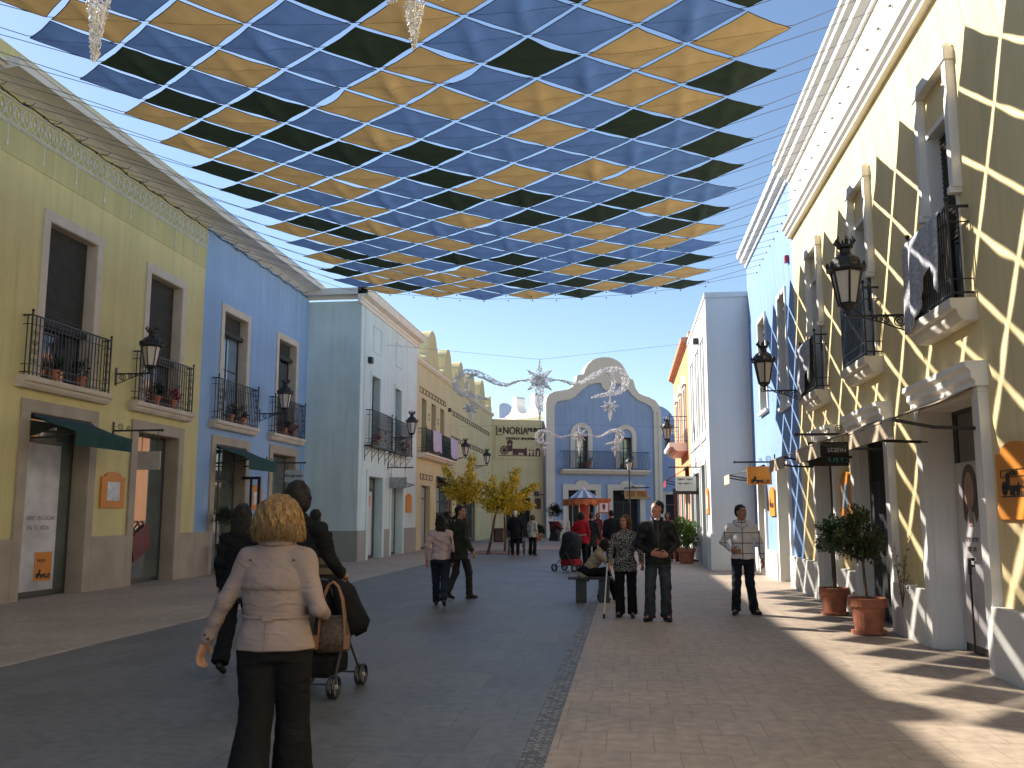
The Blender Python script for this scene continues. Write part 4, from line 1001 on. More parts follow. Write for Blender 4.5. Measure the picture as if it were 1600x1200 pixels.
# ================================================================ PLANTS
def leaf_mat(name, col, tr=.25):
    m = bpy.data.materials.new(name); m.use_nodes = True; nt = m.node_tree; L = nt.links.new; b = nt.nodes['Principled BSDF']; o = nt.nodes['Material Output']
    g = nt.nodes.new('ShaderNodeNewGeometry'); r = nt.nodes.new('ShaderNodeValToRGB')
    r.color_ramp.elements[0].color = (*[c*.55 for c in col],1); r.color_ramp.elements[1].color = (*[min(1,c*1.5) for c in col],1)
    L(g.outputs['Random Per Island'], r.inputs['Fac']); L(r.outputs['Color'], b.inputs['Base Color']); b.inputs['Roughness'].default_value = .5
    t = nt.nodes.new('ShaderNodeBsdfTranslucent'); L(r.outputs['Color'], t.inputs['Color']); mx = nt.nodes.new('ShaderNodeMixShader'); mx.inputs[0].default_value = tr
    L(b.outputs[0], mx.inputs[1]); L(t.outputs[0], mx.inputs[2]); L(mx.outputs[0], o.inputs['Surface']); return m
LM_green = leaf_mat('bay_leaves', (.045,.085,.025)); LM_dark = leaf_mat('dark_leaves', (.018,.030,.014)); LM_yel = leaf_mat('yellow_leaves', (.60,.47,.04), .45)
LM_light = leaf_mat('lime_leaves', (.10,.16,.03)); LM_red = leaf_mat('red_petals', (.35,.02,.03)); LM_brown = leaf_mat('dry_brown_leaves', (.13,.10,.05))
M_bark = mat('grey_brown_bark', (.11,.075,.05), .9, .3, 12, .5, 40)
def leaf(mb, p, d, s, q):
    d = d.normalized(); side = d.cross(Vector((q.uniform(-1,1),q.uniform(-1,1),q.uniform(-1,1))))
    if side.length < 1e-3: side = d.orthogonal()
    side.normalize(); nn = side.cross(d)*.18*s
    mb.add([p, p+d*s*.5+side*s*.26+nn, p+d*s, p+d*s*.5-side*s*.26+nn], [(0,1,2),(0,2,3)])
def crown(mb, c, r, n, s, q, clumps=14, lump=.35):
    """leaf ball made of many small clumps with gaps between"""
    c = Vector(c); cc = []
    for i in range(clumps):
        v = Vector((q.gauss(0,1),q.gauss(0,1),q.gauss(0,1))).normalized()*q.uniform(.35,.80)
        cc.append((Vector((v.x*r[0],v.y*r[1],v.z*r[2])), q.uniform(.7,1.2)))
    for i in range(n):
        k,w = q.choice(cc); v = Vector((q.gauss(0,1),q.gauss(0,1),q.gauss(0,1))).normalized()*(q.random()**.4)*lump*w
        p = c+k+Vector((v.x*r[0],v.y*r[1],v.z*r[2])); d = (p-c).normalized()+Vector((q.uniform(-1,1),q.uniform(-1,1),q.uniform(-.6,1)))*.9
        leaf(mb, p, d, s*q.uniform(.7,1.3), q)
def pot_profile(r, h): return [(r*.66,0),(r*.70,.01),(r*.90,h*.74),(r*1.0,h*.75),(r*1.03,h*.78),(r*1.03,h*.98),(r*.98,h),(r*.90,h*.99),(r*.88,h*.9)]
def potted_tree(label, loc, pr, ph, trunk_h, lean, cr, n, seed, lm, s=.07, saucer=True, name='potted_tree', pm=None, group=None, vase=None):
    q = random.Random(seed); t = thing(name, label, 'potted plant', loc, 0, group)
    mb = MB(); mb.smooth = False; mb.lathe(vase or pot_profile(pr, ph), 24); p = mb.build('pot', pm or M_terra, t)
    mb = MB(); mb.lathe([(pr*.85,ph*.88),(pr*.86,ph*.93)], 20); mb.build('soil', M_soil, p)
    if saucer: mb = MB(); mb.lathe([(pr*.80,.0),(pr*.92,.012),(pr*.95,.05),(pr*.90,.05)], 24); mb.build('saucer', M_terra, p)
    top = Vector((lean[0],lean[1],trunk_h)); mb = MB()
    mb.tube([(0,0,ph*.85),Vector((lean[0]*.3,lean[1]*.3,trunk_h*.45)),top], [.028,.023,.018], 7)
    for i in range(7):
        a = q.uniform(0,6.28); v = Vector((math.cos(a)*cr[0]*.6,math.sin(a)*cr[1]*.6,q.uniform(.1,1.1)*cr[2])); mb.tube([top-Vector((0,0,.05)),top+v*.5+Vector((0,0,.03)),top+v], [.012,.008,.003], 4)
    mb.build('trunk', M_bark, t)
    mb = MB(); crown(mb, top+Vector((0,0,cr[2]*.72)), cr, n, s, q, clumps=26, lump=.42); mb.build('foliage', lm, t, False)
    return t
potted_tree('terracotta pot with round tree, nearest on the right', (3.20,13.30,0), .245, .48, 1.06, (-.03,.05), (.33,.33,.36), 2300, 3, leaf_mat('rusty_green_leaves', (.060,.070,.025)), .062, group='terracotta pots at the right doors')
potted_tree('terracotta pot with round tree, behind the nearest one', (3.28,15.75,0), .23, .43, 1.05, (-.02,-.05), (.33,.33,.33), 1900, 8, LM_green, .062, group='terracotta pots at the right doors')
def sprig(label, loc, seed):
    q = random.Random(seed); t = thing('dry_sprig', label, 'plant', loc)
    mb = MB(); s = MB()
    for i in range(9):
        a = q.uniform(0,6.28); tip = Vector((math.cos(a)*.10,math.sin(a)*.14,q.uniform(.35,.85))); pts = [Vector((0,0,0)),tip*.5+Vector((0,0,.05)),tip]; s.tube(pts, [.006,.004,.002], 4)
        for k in range(5): leaf(mb, tip*(.4+.6*k/5), Vector((q.uniform(-1,1),q.uniform(-1,1),.6)), .05, q)
    s.build('stems', M_bark, t); mb.build('foliage', LM_brown, t, False)
sprig('thin dry sprigs leaning on the plinth beside the near pot', (3.50,12.75,.40), 4)
VASE = [(.16,0),(.18,.02),(.13,.25),(.15,.6),(.19,.78),(.19,.82),(.16,.82)]
potted_tree('dark ball topiary in a tall planter by the blue house door', (-10.75,24.05,0), .19, .82, 1.25, (0,0), (.31,.31,.31), 1500, 11, LM_dark, .05, False, 'topiary', M_iron, vase=VASE)
potted_tree('dark topiary in tall black planter by the gabled facade', tuple(onZ(866,845)), .30, 1.2, 1.55, (0,0), (.50,.50,.42), 1300, 12, LM_dark, .09, False, 'topiary', M_iron, vase=[(.30,0),(.34,.02),(.26,.4),(.30,1.0),(.36,1.16),(.36,1.2),(.3,1.2)])
def poinsettia(label, loc, r, h, seed):
    q = random.Random(seed); t = thing('poinsettia', label, 'potted plant', loc); mb = MB(); mb.lathe(pot_profile(r*.5,h*.4), 14); mb.build('pot', M_iron, t)
    mb = MB(); crown(mb, (0,0,h*.62), (r*.9,r*.9,h*.25), 220, .12, q); mb.build('foliage', LM_dark, t, False)
    mb = MB(); crown(mb, (0,0,h*.78), (r*.8,r*.8,h*.2), 200, .13, q); mb.build('flowers', LM_red, t, False)
p = onZ(872,845); poinsettia('red poinsettia at the foot of the topiary by the facade', (p.x,p.y-.8,0), .42, 1.25, 5)
def bush(label, loc, pr, ph, r, n, seed, lm, s=.09, pm=None, group=None):
    q = random.Random(seed); t = thing('potted_bush', label, 'potted plant', loc, 0, group); mb = MB(); mb.lathe(pot_profile(pr,ph), 20); p = mb.build('pot', pm or M_terra, t)
    mb = MB(); mb.lathe([(pr*.85,ph*.88),(pr*.86,ph*.93)], 16); mb.build('soil', M_soil, p)
    mb = MB()
    for i in range(9):
        a = q.uniform(0,6.28); mb.tube([(0,0,ph*.8),(math.cos(a)*r[0]*.4,math.sin(a)*r[1]*.4,ph+r[2]*1.0)], [.018,.006], 4)
    mb.build('stems', M_bark, t)
    mb = MB(); crown(mb, (0,0,ph+r[2]*1.0), r, n, s, q, 22, .42); mb.build('foliage', lm, t, False)
bush('low dark bush in a pot left of the facade topiary', (p.x-1.2,p.y-.4,0), .22, .35, (.42,.4,.33), 500, 21, LM_dark, .11)
bush('sunlit lime bush in terracotta pot by the dark red post', (1.92,31.6,0), .30, .50, (.50,.45,.52), 1500, 22, LM_light, .10)
bush('smaller bush in terracotta pot behind the lime bush', (1.60,35.2,0), .26, .45, (.30,.30,.45), 700, 23, LM_green, .09)
bush('dark leafy bush in black pot left of the man in black', (.75,40.0,0), .25, .5, (.35,.35,.42), 700, 24, LM_dark, .10, M_iron)
for i,(Y,lab) in enumerate(((46.0,'dark green plant in a black pot by the merlon house, nearer of the pair'),(49.6,'dark green plant in a black pot by the merlon house, farther of the pair'))):
    bush(lab, (-9.0,Y,0), .30, .75, (.38,.38,.5), 500, 30+i, LM_dark, .13, M_dkbrown, 'plants by the merlon house')
p = onZ(779,847); mb = MB(); t = thing('litter_bin', 'dark litter bin against the sign wall, left of its door', 'bin', (p.x,p.y,0), AF); mb.bbox((-.27,-.2,.05),(.27,.2,.75),.04); mb.box((-.24,-.18,0),(.24,.18,.05)); mb.build('body', M_dkbrown, t); mb = MB(); mb.bbox((-.30,-.23,.75),(.30,.23,.82),.03); mb.box((-.16,-.215,.58),(.16,-.202,.68)); mb.build('lid', M_iron, t)
# flower pots standing on the balcony slabs
def flowerpot(label, loc, seed, lm=None, r=.13, group='flower pots on the balconies'):
    q = random.Random(seed); t = thing('flower_pot', label, 'flower pot', loc, 0, group); mb = MB(); mb.lathe(pot_profile(r,r*1.7), 12); mb.build('pot', M_terra, t)
    mb = MB(); crown(mb, (0,0,r*2.6), (r*1.5,r*1.3,r*1.4), 150, .07, q, 9, .5); mb.build('foliage', lm or LM_dark, t, False)
hs = (('yellow house, first balcony',16.7,17.6),('yellow house, second balcony',20.7,21.5),('left blue house, first balcony',24.9,25.7),('left blue house, second balcony',29.1,29.9))
for i,(h,a,c) in enumerate(hs):
    flowerpot('flower pot on the left of the %s' % h.replace(', ',"'s "), (XL+.11,a,4.17), 40+i)
    flowerpot('flower pot on the right of the %s' % h.replace(', ',"'s "), (XL+.11,c,4.17), 50+i, LM_red if i%2 else LM_dark)
for i,(Y,h) in enumerate(((33.0,'nearer'),(37.5,'farther'))): flowerpot('red flowering pot on the %s aqua house balcony' % h, (XT+.16,Y,4.08), 60+i, LM_red)
flowerpot('potted plant in the left arched window of the facade', tuple(PF+UF*(A1i[0]+.8)-UF*0+NF*.30+Vector((0,0,A1o[2]+.02))), 66, LM_dark, .24)
flowerpot('potted plant in the right arched window of the facade', tuple(PF+UF*(A2i[0]+.7)+NF*.30+Vector((0,0,A2o[2]+.02))), 67, LM_dark, .22)
# ---------------------------------------------------------------- yellow autumn trees
def autumn_tree(label, base, top, boughs, seed):
    q = random.Random(seed); base = Vector(base); top = Vector(top); t = thing('autumn_tree', label, 'tree', base, 0, 'yellow autumn trees'); tb = top-base
    mb = MB(); mb.tube([Vector((0,0,-.02)),tb*.3+Vector((.02,0,0)),tb*.7+Vector((-.02,.02,0)),tb], [.065,.055,.045,.035], 8)
    lf = MB()
    for dx,dy,dz in boughs:
        e = tb+Vector((dx,dy,dz)); pts = [tb-tb*.08, tb+Vector((dx*.45,dy*.45,dz*.40)), e]; mb.tube(pts, [.028,.018,.006], 5)
        ln = Vector((dx,dy,dz)).length; n = int(330*ln)
        for i in range(n):
            u = q.uniform(.18,1.04); p = pts[0]*(1-u)**2+pts[1]*2*u*(1-u)+e*u*u; w_ = .26*(1-.45*u)
            p = p+Vector((q.gauss(0,w_*.6),q.gauss(0,w_*.6),q.gauss(-.10,w_*.6)))
            leaf(lf, p, Vector((dx*.4+q.uniform(-.8,.8),dy*.4+q.uniform(-.8,.8),q.uniform(-1.1,.3))), .125*q.uniform(.6,1.3), q)
    mb.build('trunk', M_bark, t); lf.build('foliage', LM_yel, t, False)
Tq = lambda u,v,Y: onY(u,v,Y)
b0 = onZ(731,862); autumn_tree('yellow leaved tree, leftmost, behind the couple walking', b0, Tq(727,772,b0.y), [(-.9,.0,1.25),(-.95,.3,.35),(.25,.1,1.75),(.35,-.3,.9),(.65,.2,.6),(-.3,.4,.8),(.0,-.4,.3),(-.6,-.2,.1),(.5,.3,.1)], 1)
b0 = onZ(762,866); autumn_tree('yellow leaved tree with a slanting trunk', b0, Tq(778,788,b0.y), [(-.55,.1,.9),(-.2,-.2,1.15),(.2,.2,1.0),(.75,0,1.5),(-.8,.3,.3),(.9,-.2,.45),(.3,.4,.35),(-.35,-.4,.2)], 2)
b0 = onZ(789,862); autumn_tree('yellow leaved tree with upright trunk beside the slanting one', b0, Tq(789,788,b0.y), [(.5,.1,1.2),(.95,0,.7),(1.15,.2,.05),(1.3,.1,.95),(.7,-.3,-.05),(-.1,.2,.6),(.3,.5,.2)], 3)
mb = MB(); c = onZ(775,864)
for (a,d) in (((-1.0,-1.2),(1.0,-1.1)),((-1.0,1.1),(1.0,1.2)),((-1.0,-1.1),(-.9,1.1)),((.9,-1.1),(1.0,1.1))): mb.box((c.x+a[0],c.y+a[1],0),(c.x+d[0],c.y+d[1],.025))
mb.box((c.x-.9,c.y-1.1,.0),(c.x+.9,c.y+1.1,.012)); structure(mb.build('tree_pit', mat('reddish_pit_edging', (.20,.12,.085), .9, .3, 6)))
# ================================================================ DRAPED CLOTHS
M_shawl = mat('grey_lace_shawl', (.42,.42,.46), .9, .35, 26, .6, 70); M_lilac = mat('lilac_cloth', (.50,.45,.60), .9, .1, 4)
def draped(label, X, sgn, y0, y1, ztop, bottoms, m, depth, group, name='draped_shawl'):
    """cloth over a balcony rail; bottoms = hem height at points from y0 to y1"""
    n = 26; k = 14; vs = []
    for i in range(n+1):
        u = i/n; Y = y0+(y1-y0)*u; f = u*(len(bottoms)-1); a = min(int(f),len(bottoms)-2); zb = bottoms[a]*(1-(f-a))+bottoms[a+1]*(f-a)
        for j in range(k+1):
            v = j/k
            off = depth+.022*math.sin(u*19+.6*v)+.015*math.sin(u*41)*v+.02*v
            vs.append((X+sgn*off if j else X+sgn*.0, Y+.01*math.sin(v*9), ztop+.02-(ztop-zb)*v+(.015*math.sin(u*27) if j == k else 0)))
    fs = [(i*(k+1)+j,(i+1)*(k+1)+j,(i+1)*(k+1)+j+1,i*(k+1)+j+1) for i in range(n) for j in range(k)]
    mb = MB(); mb.smooth = True; mb.add(vs, fs); o = mb.build(name, m, None, False); md = o.modifiers.new('thickness','SOLIDIFY'); md.thickness = .012
    return tag(o, label, 'cloth', group)
draped('grey crocheted shawl over the nearest right balcony rail', 3.46, -1, 10.35, 11.62, 4.88, [3.95,4.35,4.05,3.75,3.72], M_shawl, .03, 'grey shawls over balcony rails')
draped('grey crocheted shawl over the farthest right balcony rail', 3.46, -1, 17.6, 18.85, 4.88, [4.0,4.3,4.02,3.8,3.78], M_shawl, .03, 'grey shawls over balcony rails')
draped('pale lilac cloth over the merlon house balcony, nearer end', XS+.42, 1, 42.5, 44.5, 5.52, [4.55,4.5,4.6,4.52], M_lilac, .03, 'lilac cloths over the rail', 'draped_cloth')
draped('pale lilac cloth over the merlon house balcony, farther end', XS+.42, 1, 46.9, 49.0, 5.52, [4.6,4.45,4.5,4.55], M_lilac, .03, 'lilac cloths over the rail', 'draped_cloth')
draped('dark striped cloth over the apricot house balcony', XW-.76, -1, 38.0, 39.3, 5.5, [4.6,4.55,4.6], M_dkbrown, .03, None, 'draped_cloth')
# ================================================================ CHRISTMAS GARLANDS (wire lattice)
M_tinsel = mat('silver_wire_lights', (.72,.71,.70), .5, .08, 20)
def lattice(mb, pts, rad, n, q, r=.012, seg=.16):
    """short wires scattered over and through a tapering tube along pts"""
    P = [Vector(p) for p in pts]; cum = [0.]
    for a,c in zip(P,P[1:]): cum.append(cum[-1]+(c-a).length)
    def at(t):
        d = t*cum[-1]
        for i in range(len(P)-1):
            if d <= cum[i+1] or i == len(P)-2:
                f = (d-cum[i])/max(1e-6,cum[i+1]-cum[i]); tg = (P[i+1]-P[i]).normalized(); return P[i].lerp(P[i+1],f), rad[i]*(1-f)+rad[i+1]*f, tg
    for _ in range(n):
        c,rr,tg = at(q.random()); s1 = tg.orthogonal().normalized(); s2 = tg.cross(s1)
        a = q.uniform(0,6.283); b_ = a+q.uniform(-1.1,1.1); l = q.uniform(-seg,seg)*.7
        p0 = c+(s1*math.cos(a)+s2*math.sin(a))*rr*q.uniform(.7,1); p1 = c+tg*l+(s1*math.cos(b_)+s2*math.sin(b_))*rr*q.uniform(.7,1)
        mb.tube([p0,(p0+p1)/2+Vector((q.uniform(-.02,.02),q.uniform(-.02,.02),q.uniform(-.02,.02))),p1], r, 3, cap=False)
def star(mb, c, s, q, r, dens=1., tail=2.1):
    c = Vector(c)
    for ang,l in ((90,1.05),(0,.95),(180,.95),(40,.82),(140,.82),(-40,.80),(-140,.80)):
        d = Vector((math.cos(R(ang)),0,math.sin(R(ang)))); lattice(mb, [c,c+d*l*s*.5,c+d*l*s], [.30*s,.15*s,.01*s], int(150*dens), q, r, .13*s)
        mb.tube([c,c+d*l*s], r*.9, 3)
    lattice(mb, [c,c+Vector((0,0,-.7*s)),c+Vector((0,0,-tail*s))], [.30*s,.24*s,.02*s], int(330*dens), q, r, .16*s)
    for k in range(5):
        a = k*1.2566; mb.tube([c+Vector((.24*s*math.cos(a),.24*s*math.sin(a),-.6*s)),c+Vector((0,0,-tail*s))], r*.9, 3)
def garland(label, c, s, q, r, dens=1., wire=None):
    c = Vector(c); t = thing('christmas_garland', label, 'garland', c, 0, 'christmas star garlands')
    mb = MB(); star(mb, (0,0,0), s, q, r, dens); mb.build('star', M_tinsel, t)
    for sg in (-1,1):
        pts = [(sg*x*s,0,z*s) for x,z in ((.95,.0),(1.25,-.06),(1.75,-.24),(2.3,-.12),(2.86,.2),(3.4,.44),(3.9,.50),(4.3,.34),(4.5,-.04),(4.42,-.44),(4.13,-.67),(3.65,-.8),(3.1,-.87),(2.7,-.98))]
        rr = [.03,.05,.09,.12,.15,.17,.18,.19,.20,.19,.17,.13,.09,.03]
        mb = MB(); lattice(mb, pts, [v*s for v in rr], int(800*dens), q, r, .18*s)
        for k in (0,2.1,4.2):
            mb.tube([(p[0]+rr[i]*.8*s*math.cos(k),rr[i]*.8*s*math.sin(k),p[2]+rr[i]*.8*s*math.cos(k)) for i,p in enumerate(pts)], r, 3)
        pts2 = [(sg*x*s,0,z*s) for x,z in ((3.35,.40),(3.72,.22),(3.88,-.2),(3.77,-.55),(3.5,-.75))]
        lattice(mb, pts2, [.05*s,.11*s,.13*s,.12*s,.05*s], int(200*dens), q, r, .16*s); mb.build('scroll', M_tinsel, t)
        mb = MB(); mb.tube([(sg*3.65*s,0,-.8*s),(sg*3.65*s,0,-1.2*s)], r*.8, 3); star(mb, (sg*3.65*s,0,-1.43*s), s*.46, q, r, dens*.5, 1.65); mb.build('drop_star', M_tinsel, t)
    if wire:
        mb = MB(); mb.tube([(wire[0]-c.x,0,wire[2]-c.z),(0,0,s*1.1),(wire[1]-c.x,0,wire[3]-c.z)], .005, 4); mb.build('wire', M_cable, t)
    return t
q = random.Random(77)
p = onY(843,594,35); garland('large star garland hung before the gabled facade', p, .73, q, .0105, 1.1, (XT,XW,8.2,8.0))
p = onY(905,680,52); garland('far pale star garland hung low before the facade balcony', p, .54, q, .013, .5, (XS,2.6,6.6,6.4))
p = onY(147,92,6.57); s = .72; p.z += 2.1*s
garland('near star garland, only its hanging tips showing at the top', p, s, q, .0048, 2.2, (XL,XR,8.0,8.0))
# ================================================================ STREET FURNITURE
p = onZ(985,846); t = thing('lamp_post', 'slim black lamp post before the gabled facade', 'lamp post', (p.x,p.y,0)); HL = onY(985,712,p.y).z
mb = MB(); mb.lathe([(.16,0),(.16,.05),(.12,.1),(.11,.6),(.07,.7),(.06,1.2),(.045,HL-1.0),(.06,HL-.95),(.03,HL-.9)],12); mb.build('post', M_iron, t)
mb = MB(); mb.lathe([(.10,HL-.88),(.20,HL-.40)],6); mb.build('glass', M_frost, t)
mb = MB(); mb.lathe([(.26,HL-.42),(.26,HL-.38),(.14,HL-.22),(.05,HL-.15),(.05,HL-.08),(.08,HL-.05),(.01,HL)],10)
for k in range(6): a = k*1.0472; mb.tube([(.10*math.cos(a),.10*math.sin(a),HL-.9),(.21*math.cos(a),.21*math.sin(a),HL-.40)],.014,4)
mb.build('cap', M_iron, t)
# carousel
p = onY(912,800,50); t = thing('carousel', 'small childrens carousel with blue and white striped top', 'carousel', (p.x,50,0))
zt = onY(912,765,50).z; ze = onY(912,779,50).z; zf = onY(912,790,50).z; rc = 1.08
M_cb = mat('carousel_blue', (.12,.28,.50), .5); M_cw = mat('carousel_white', (.62,.66,.70), .5); M_cr = mat('carousel_red', (.42,.05,.03), .5, .3, 5); M_co = mat('carousel_orange', (.36,.13,.045), .5, .2, 6)
n = 16; mb = MB()
for k in range(n):
    a0,a1 = 2*math.pi*k/n,2*math.pi*(k+1)/n; mb.mi = k%2
    ring = [(.10,zt),(.35,zt-.12),(.78,ze+.02)]
    for (r0,z0),(r1,z1) in zip(ring,ring[1:]): mb.add([(r0*math.cos(a0),r0*math.sin(a0),z0),(r0*math.cos(a1),r0*math.sin(a1),z0),(r1*math.cos(a1),r1*math.sin(a1),z1),(r1*math.cos(a0),r1*math.sin(a0),z1)],[(0,1,2,3)])
mb.mi = 1; mb.lathe([(.11,zt-.02),(.10,zt+.05),(.03,zt+.12)],8); mb.build('canopy', [M_cb,M_cw], t)
mb = MB(); mb.lathe([(.76,ze-.02),(rc,ze-.04),(rc,ze-.08),(.76,ze-.06)],16)
for k in range(n):
    a = 2*math.pi*(k+.5)/n; Mx = Matrix.Translation((rc*math.cos(a),rc*math.sin(a),0)) @ Matrix.Rotation(a+math.pi/2,4,'Z'); mb.plate([(-.20,ze-.08),(.20,ze-.08),(.20,zf+.06)]+arc(0,zf+.10,.12,-20,-160,6)+[(-.20,zf+.06)], (), -.02, .02, Mx)
mb.build('fascia', M_co, t)
mb = MB(); mb.lathe([(rc+.03,ze-.15),(rc+.04,ze-.2),(rc+.03,ze-.26),(rc-.02,ze-.2)],16); mb.build('red_band', M_cr, t)
for k in range(6): a = 2*math.pi*k/6+.3; mb = MB(); mb.tube([(.85*math.cos(a),.85*math.sin(a),.25),(.85*math.cos(a),.85*math.sin(a),ze-.05)],.03,6); mb.build('pole', M_cw, t)
mb = MB(); mb.lathe([(.35,.25),(.38,.4),(.30,1.2),(.34,ze-.1)],10); mb.build('centre_column', M_cr, t)
mb = MB(); mb.lathe([(1.1,0),(1.12,.05),(1.12,.22),(1.05,.25)],20); mb.build('platform', M_co, t)
for k in range(3):
    a = 2*math.pi*k/3+1.2; cx,cy = .85*math.cos(a),.85*math.sin(a); Mx = Matrix.Translation((cx,cy,.25)) @ Matrix.Rotation(a+math.pi/2,4,'Z'); mb = MB(); mb.ball((0,0,.65),.16,9,6,(2.,.8,.9)); mb.tube([(.24,0,.68),(.40,0,.95)],[.11,.07],7); mb.ball((.46,0,.98),.08,8,5,(1.6,.8,.8))
    for lx in (-.22,.22): mb.tube([(lx,.06,.55),(lx+.10,.06,.30),(lx+.02,.06,.12)],[.05,.04,.03],5); mb.tube([(lx,-.06,.55),(lx-.08,-.06,.30),(lx+.02,-.06,.12)],[.05,.04,.03],5)
    mb.tube([(-.30,0,.70),(-.42,0,.5)],[.05,.02],5); mb.xf(Mx); mb.build('horse', M_cw if k else M_cr, t)
# ticket stand with emblem board
p0,p1 = onY(935,802,49.2),onY(952,784,49.2); t = thing('ticket_stand', 'ochre board with purple emblem beside the carousel', 'stand', ((p0.x+p1.x)/2,49.2,0)); w_ = p1.x-p0.x
mb = MB(); mb.bbox((-w_/2,0,p0.z),(w_/2,.08,p1.z),.01); mb.bbox((-w_/2-.1,-.02,p1.z),(w_/2+.1,.3,p1.z+.18),.02); mb.build('board', M_co, t)
mb = MB(); mb.box((-w_*.38,-.012,p0.z+.07),(w_*.38,-.001,p1.z-.07)); mb.build('white_panel', M_cw, t)
mb = MB(); mb.plate([(-.07,p0.z+.28),(0,p0.z+.12),(.07,p0.z+.28),(.08,p1.z-.16),(0,p1.z-.1),(-.08,p1.z-.16)], (), -.02, -.013); mb.build('emblem', mat('purple_print', (.12,.05,.20), .5), t)
mb = MB(); mb.box((-w_/2,.02,0),(-w_/2+.06,.08,p0.z)); mb.box((w_/2-.06,.02,0),(w_/2,.08,p0.z)); mb.bbox((-w_/2-.1,-.05,.0),(w_/2+.1,.5,1.0),.02); mb.build('counter', M_cr, t)
# bench: dark stone seat on blocks, running away from us
t = thing('stone_bench', 'dark block bench the crouched woman sits on', 'bench', (-.92,17.55,0))
mb = MB(); mb.bbox((-.18,-.2,.41),(.62,.22,.46),.015); mb.build('seat', mat('bench_seat', (.05,.05,.052), .5, .2, 5), t)
for xx in (-.04,.38): mb = MB(); mb.bbox((xx,-.17,0),(xx+.19,.19,.41),.012); mb.build('leg', mat('bench_block', (.055,.058,.06), .6, .25, 5), t)
# ================================================================ PEOPLE
# each body is one continuous surface drawn from a distance field; clothes, hair and shoes are further surfaces over it
def cap(P, a, b, ra, rb):
    a = np.asarray(a,float); b = np.asarray(b,float); ab = b-a; t = np.clip(((P-a)@ab)/max(1e-9,ab@ab),0,1)
    return np.linalg.norm(P-a-t[:,None]*ab,axis=1)-(ra+(rb-ra)*t)
def ell(P, c, r):
    q = (P-np.asarray(c,float))/np.asarray(r,float); k = np.linalg.norm(q,axis=1); k2 = np.linalg.norm(q/np.asarray(r,float),axis=1)
    return k*(k-1)/np.maximum(k2,1e-6)
def smin(a, b, k):
    h = np.clip(.5+.5*(b-a)/k,0,1); return b*(1-h)+a*h-k*h*(1-h)
def loft(P, sec):
    """stack of ellipses: rows of (z, rx, ry, cx, cy)"""
    s = np.array(sec,float); z = P[:,2]; f = lambda c: np.interp(z, s[:,0], s[:,c])
    rx,ry,cx,cy = f(1),f(2),f(3),f(4); k = np.sqrt(((P[:,0]-cx)/rx)**2+((P[:,1]-cy)/ry)**2)
    d = (k-1)*np.minimum(rx,ry)
    return np.maximum(d, np.maximum(s[0,0]-z, z-s[-1,0]))
def folds(P, amp, f, ph=0., zf=1.):
    x,y,z = P[:,0],P[:,1],P[:,2]
    return amp*(np.sin(f*x*1.1+2.1*np.sin(f*.55*z*zf+ph)+ph)*np.sin(f*zf*z*.8+1.7*np.sin(f*.6*y+ph*2))+.6*np.sin(f*1.9*(zf*z+.5*x)+ph*3)*np.sin(f*1.3*y-ph))
def surfnet(fn, lo, hi, h):
    """surface nets: quads round the zero level of fn"""
    lo = np.array(lo,float)-h*2; hi = np.array(hi,float)+h*2; n = np.ceil((hi-lo)/h).astype(int)+1
    g = [lo[i]+h*np.arange(n[i]) for i in range(3)]
    X,Y,Z = np.meshgrid(*g,indexing='ij'); P = np.stack([X.ravel(),Y.ravel(),Z.ravel()],1)
    V = fn(P).reshape(n); S = V < 0; nc = n-1
    acc = np.zeros((*nc,3)); cnt = np.zeros(nc)
    corners = [(i,j,k) for i in (0,1) for j in (0,1) for k in (0,1)]
    sl = lambda c: tuple(slice(c[d],c[d]+nc[d]) for d in range(3))
    for a in corners:
        for d in range(3):
            if a[d]: continue
            b = list(a); b[d] = 1; va,vb = V[sl(a)],V[sl(b)]; m = (va < 0) != (vb < 0)
            t = np.where(m, va/np.where(m, va-vb, 1), 0)
            pos = np.zeros((*nc,3)); pos[...] = a; pos[...,d] += t
            acc += np.where(m[...,None],pos,0); cnt += m
    act = cnt > 0; idx = -np.ones(nc,int); idx[act] = np.arange(act.sum())
    ijk = np.argwhere(act); vs = lo+h*(ijk+acc[act]/cnt[act][:,None])
    fs = []
    for d in range(3):
        o = [q for q in range(3) if q != d]
        a = [slice(None)]*3; a[d] = slice(0,-1); b = [slice(None)]*3; b[d] = slice(1,None)
        s0,s1 = S[tuple(a)],S[tuple(b)]; cr = np.argwhere(s0 != s1)
        ok = (cr[:,o[0]] > 0)&(cr[:,o[1]] > 0)&(cr[:,o[0]] < nc[o[0]])&(cr[:,o[1]] < nc[o[1]]); cr = cr[ok]
        if not len(cr): continue
        def at(da,db): q = cr.copy(); q[:,o[0]] -= da; q[:,o[1]] -= db; return idx[q[:,0],q[:,1],q[:,2]]
        quad = np.stack([at(1,1),at(0,1),at(0,0),at(1,0)],1)
        flip = s0[cr[:,0],cr[:,1],cr[:,2]]
        if d == 1: flip = ~flip
        quad[~flip] = quad[~flip][:,::-1]; fs.append(quad)
    fs = np.concatenate(fs) if fs else np.zeros((0,4),int)
    fs = fs[(fs >= 0).all(1)]
    return vs, fs
def smooth_mesh(name, parts, mats, parent, mi=None):
    off = 0; V = []; Fq = []; 
    for vs,fs in parts: V.append(vs); Fq.append(fs+off); off += len(vs)
    V = np.concatenate(V); Fq = np.concatenate(Fq)
    me = bpy.data.meshes.new(name); me.from_pydata(V.tolist(), [], Fq.tolist())
    for m_ in (mats if isinstance(mats,list) else [mats]): me.materials.append(m_)
    me.polygons.foreach_set('use_smooth', [True]*len(Fq))
    if mi is not None:
        c = V[Fq].mean(1); me.polygons.foreach_set('material_index', mi(c).astype(int).tolist())
    me.update(); return link(name, me, parent)
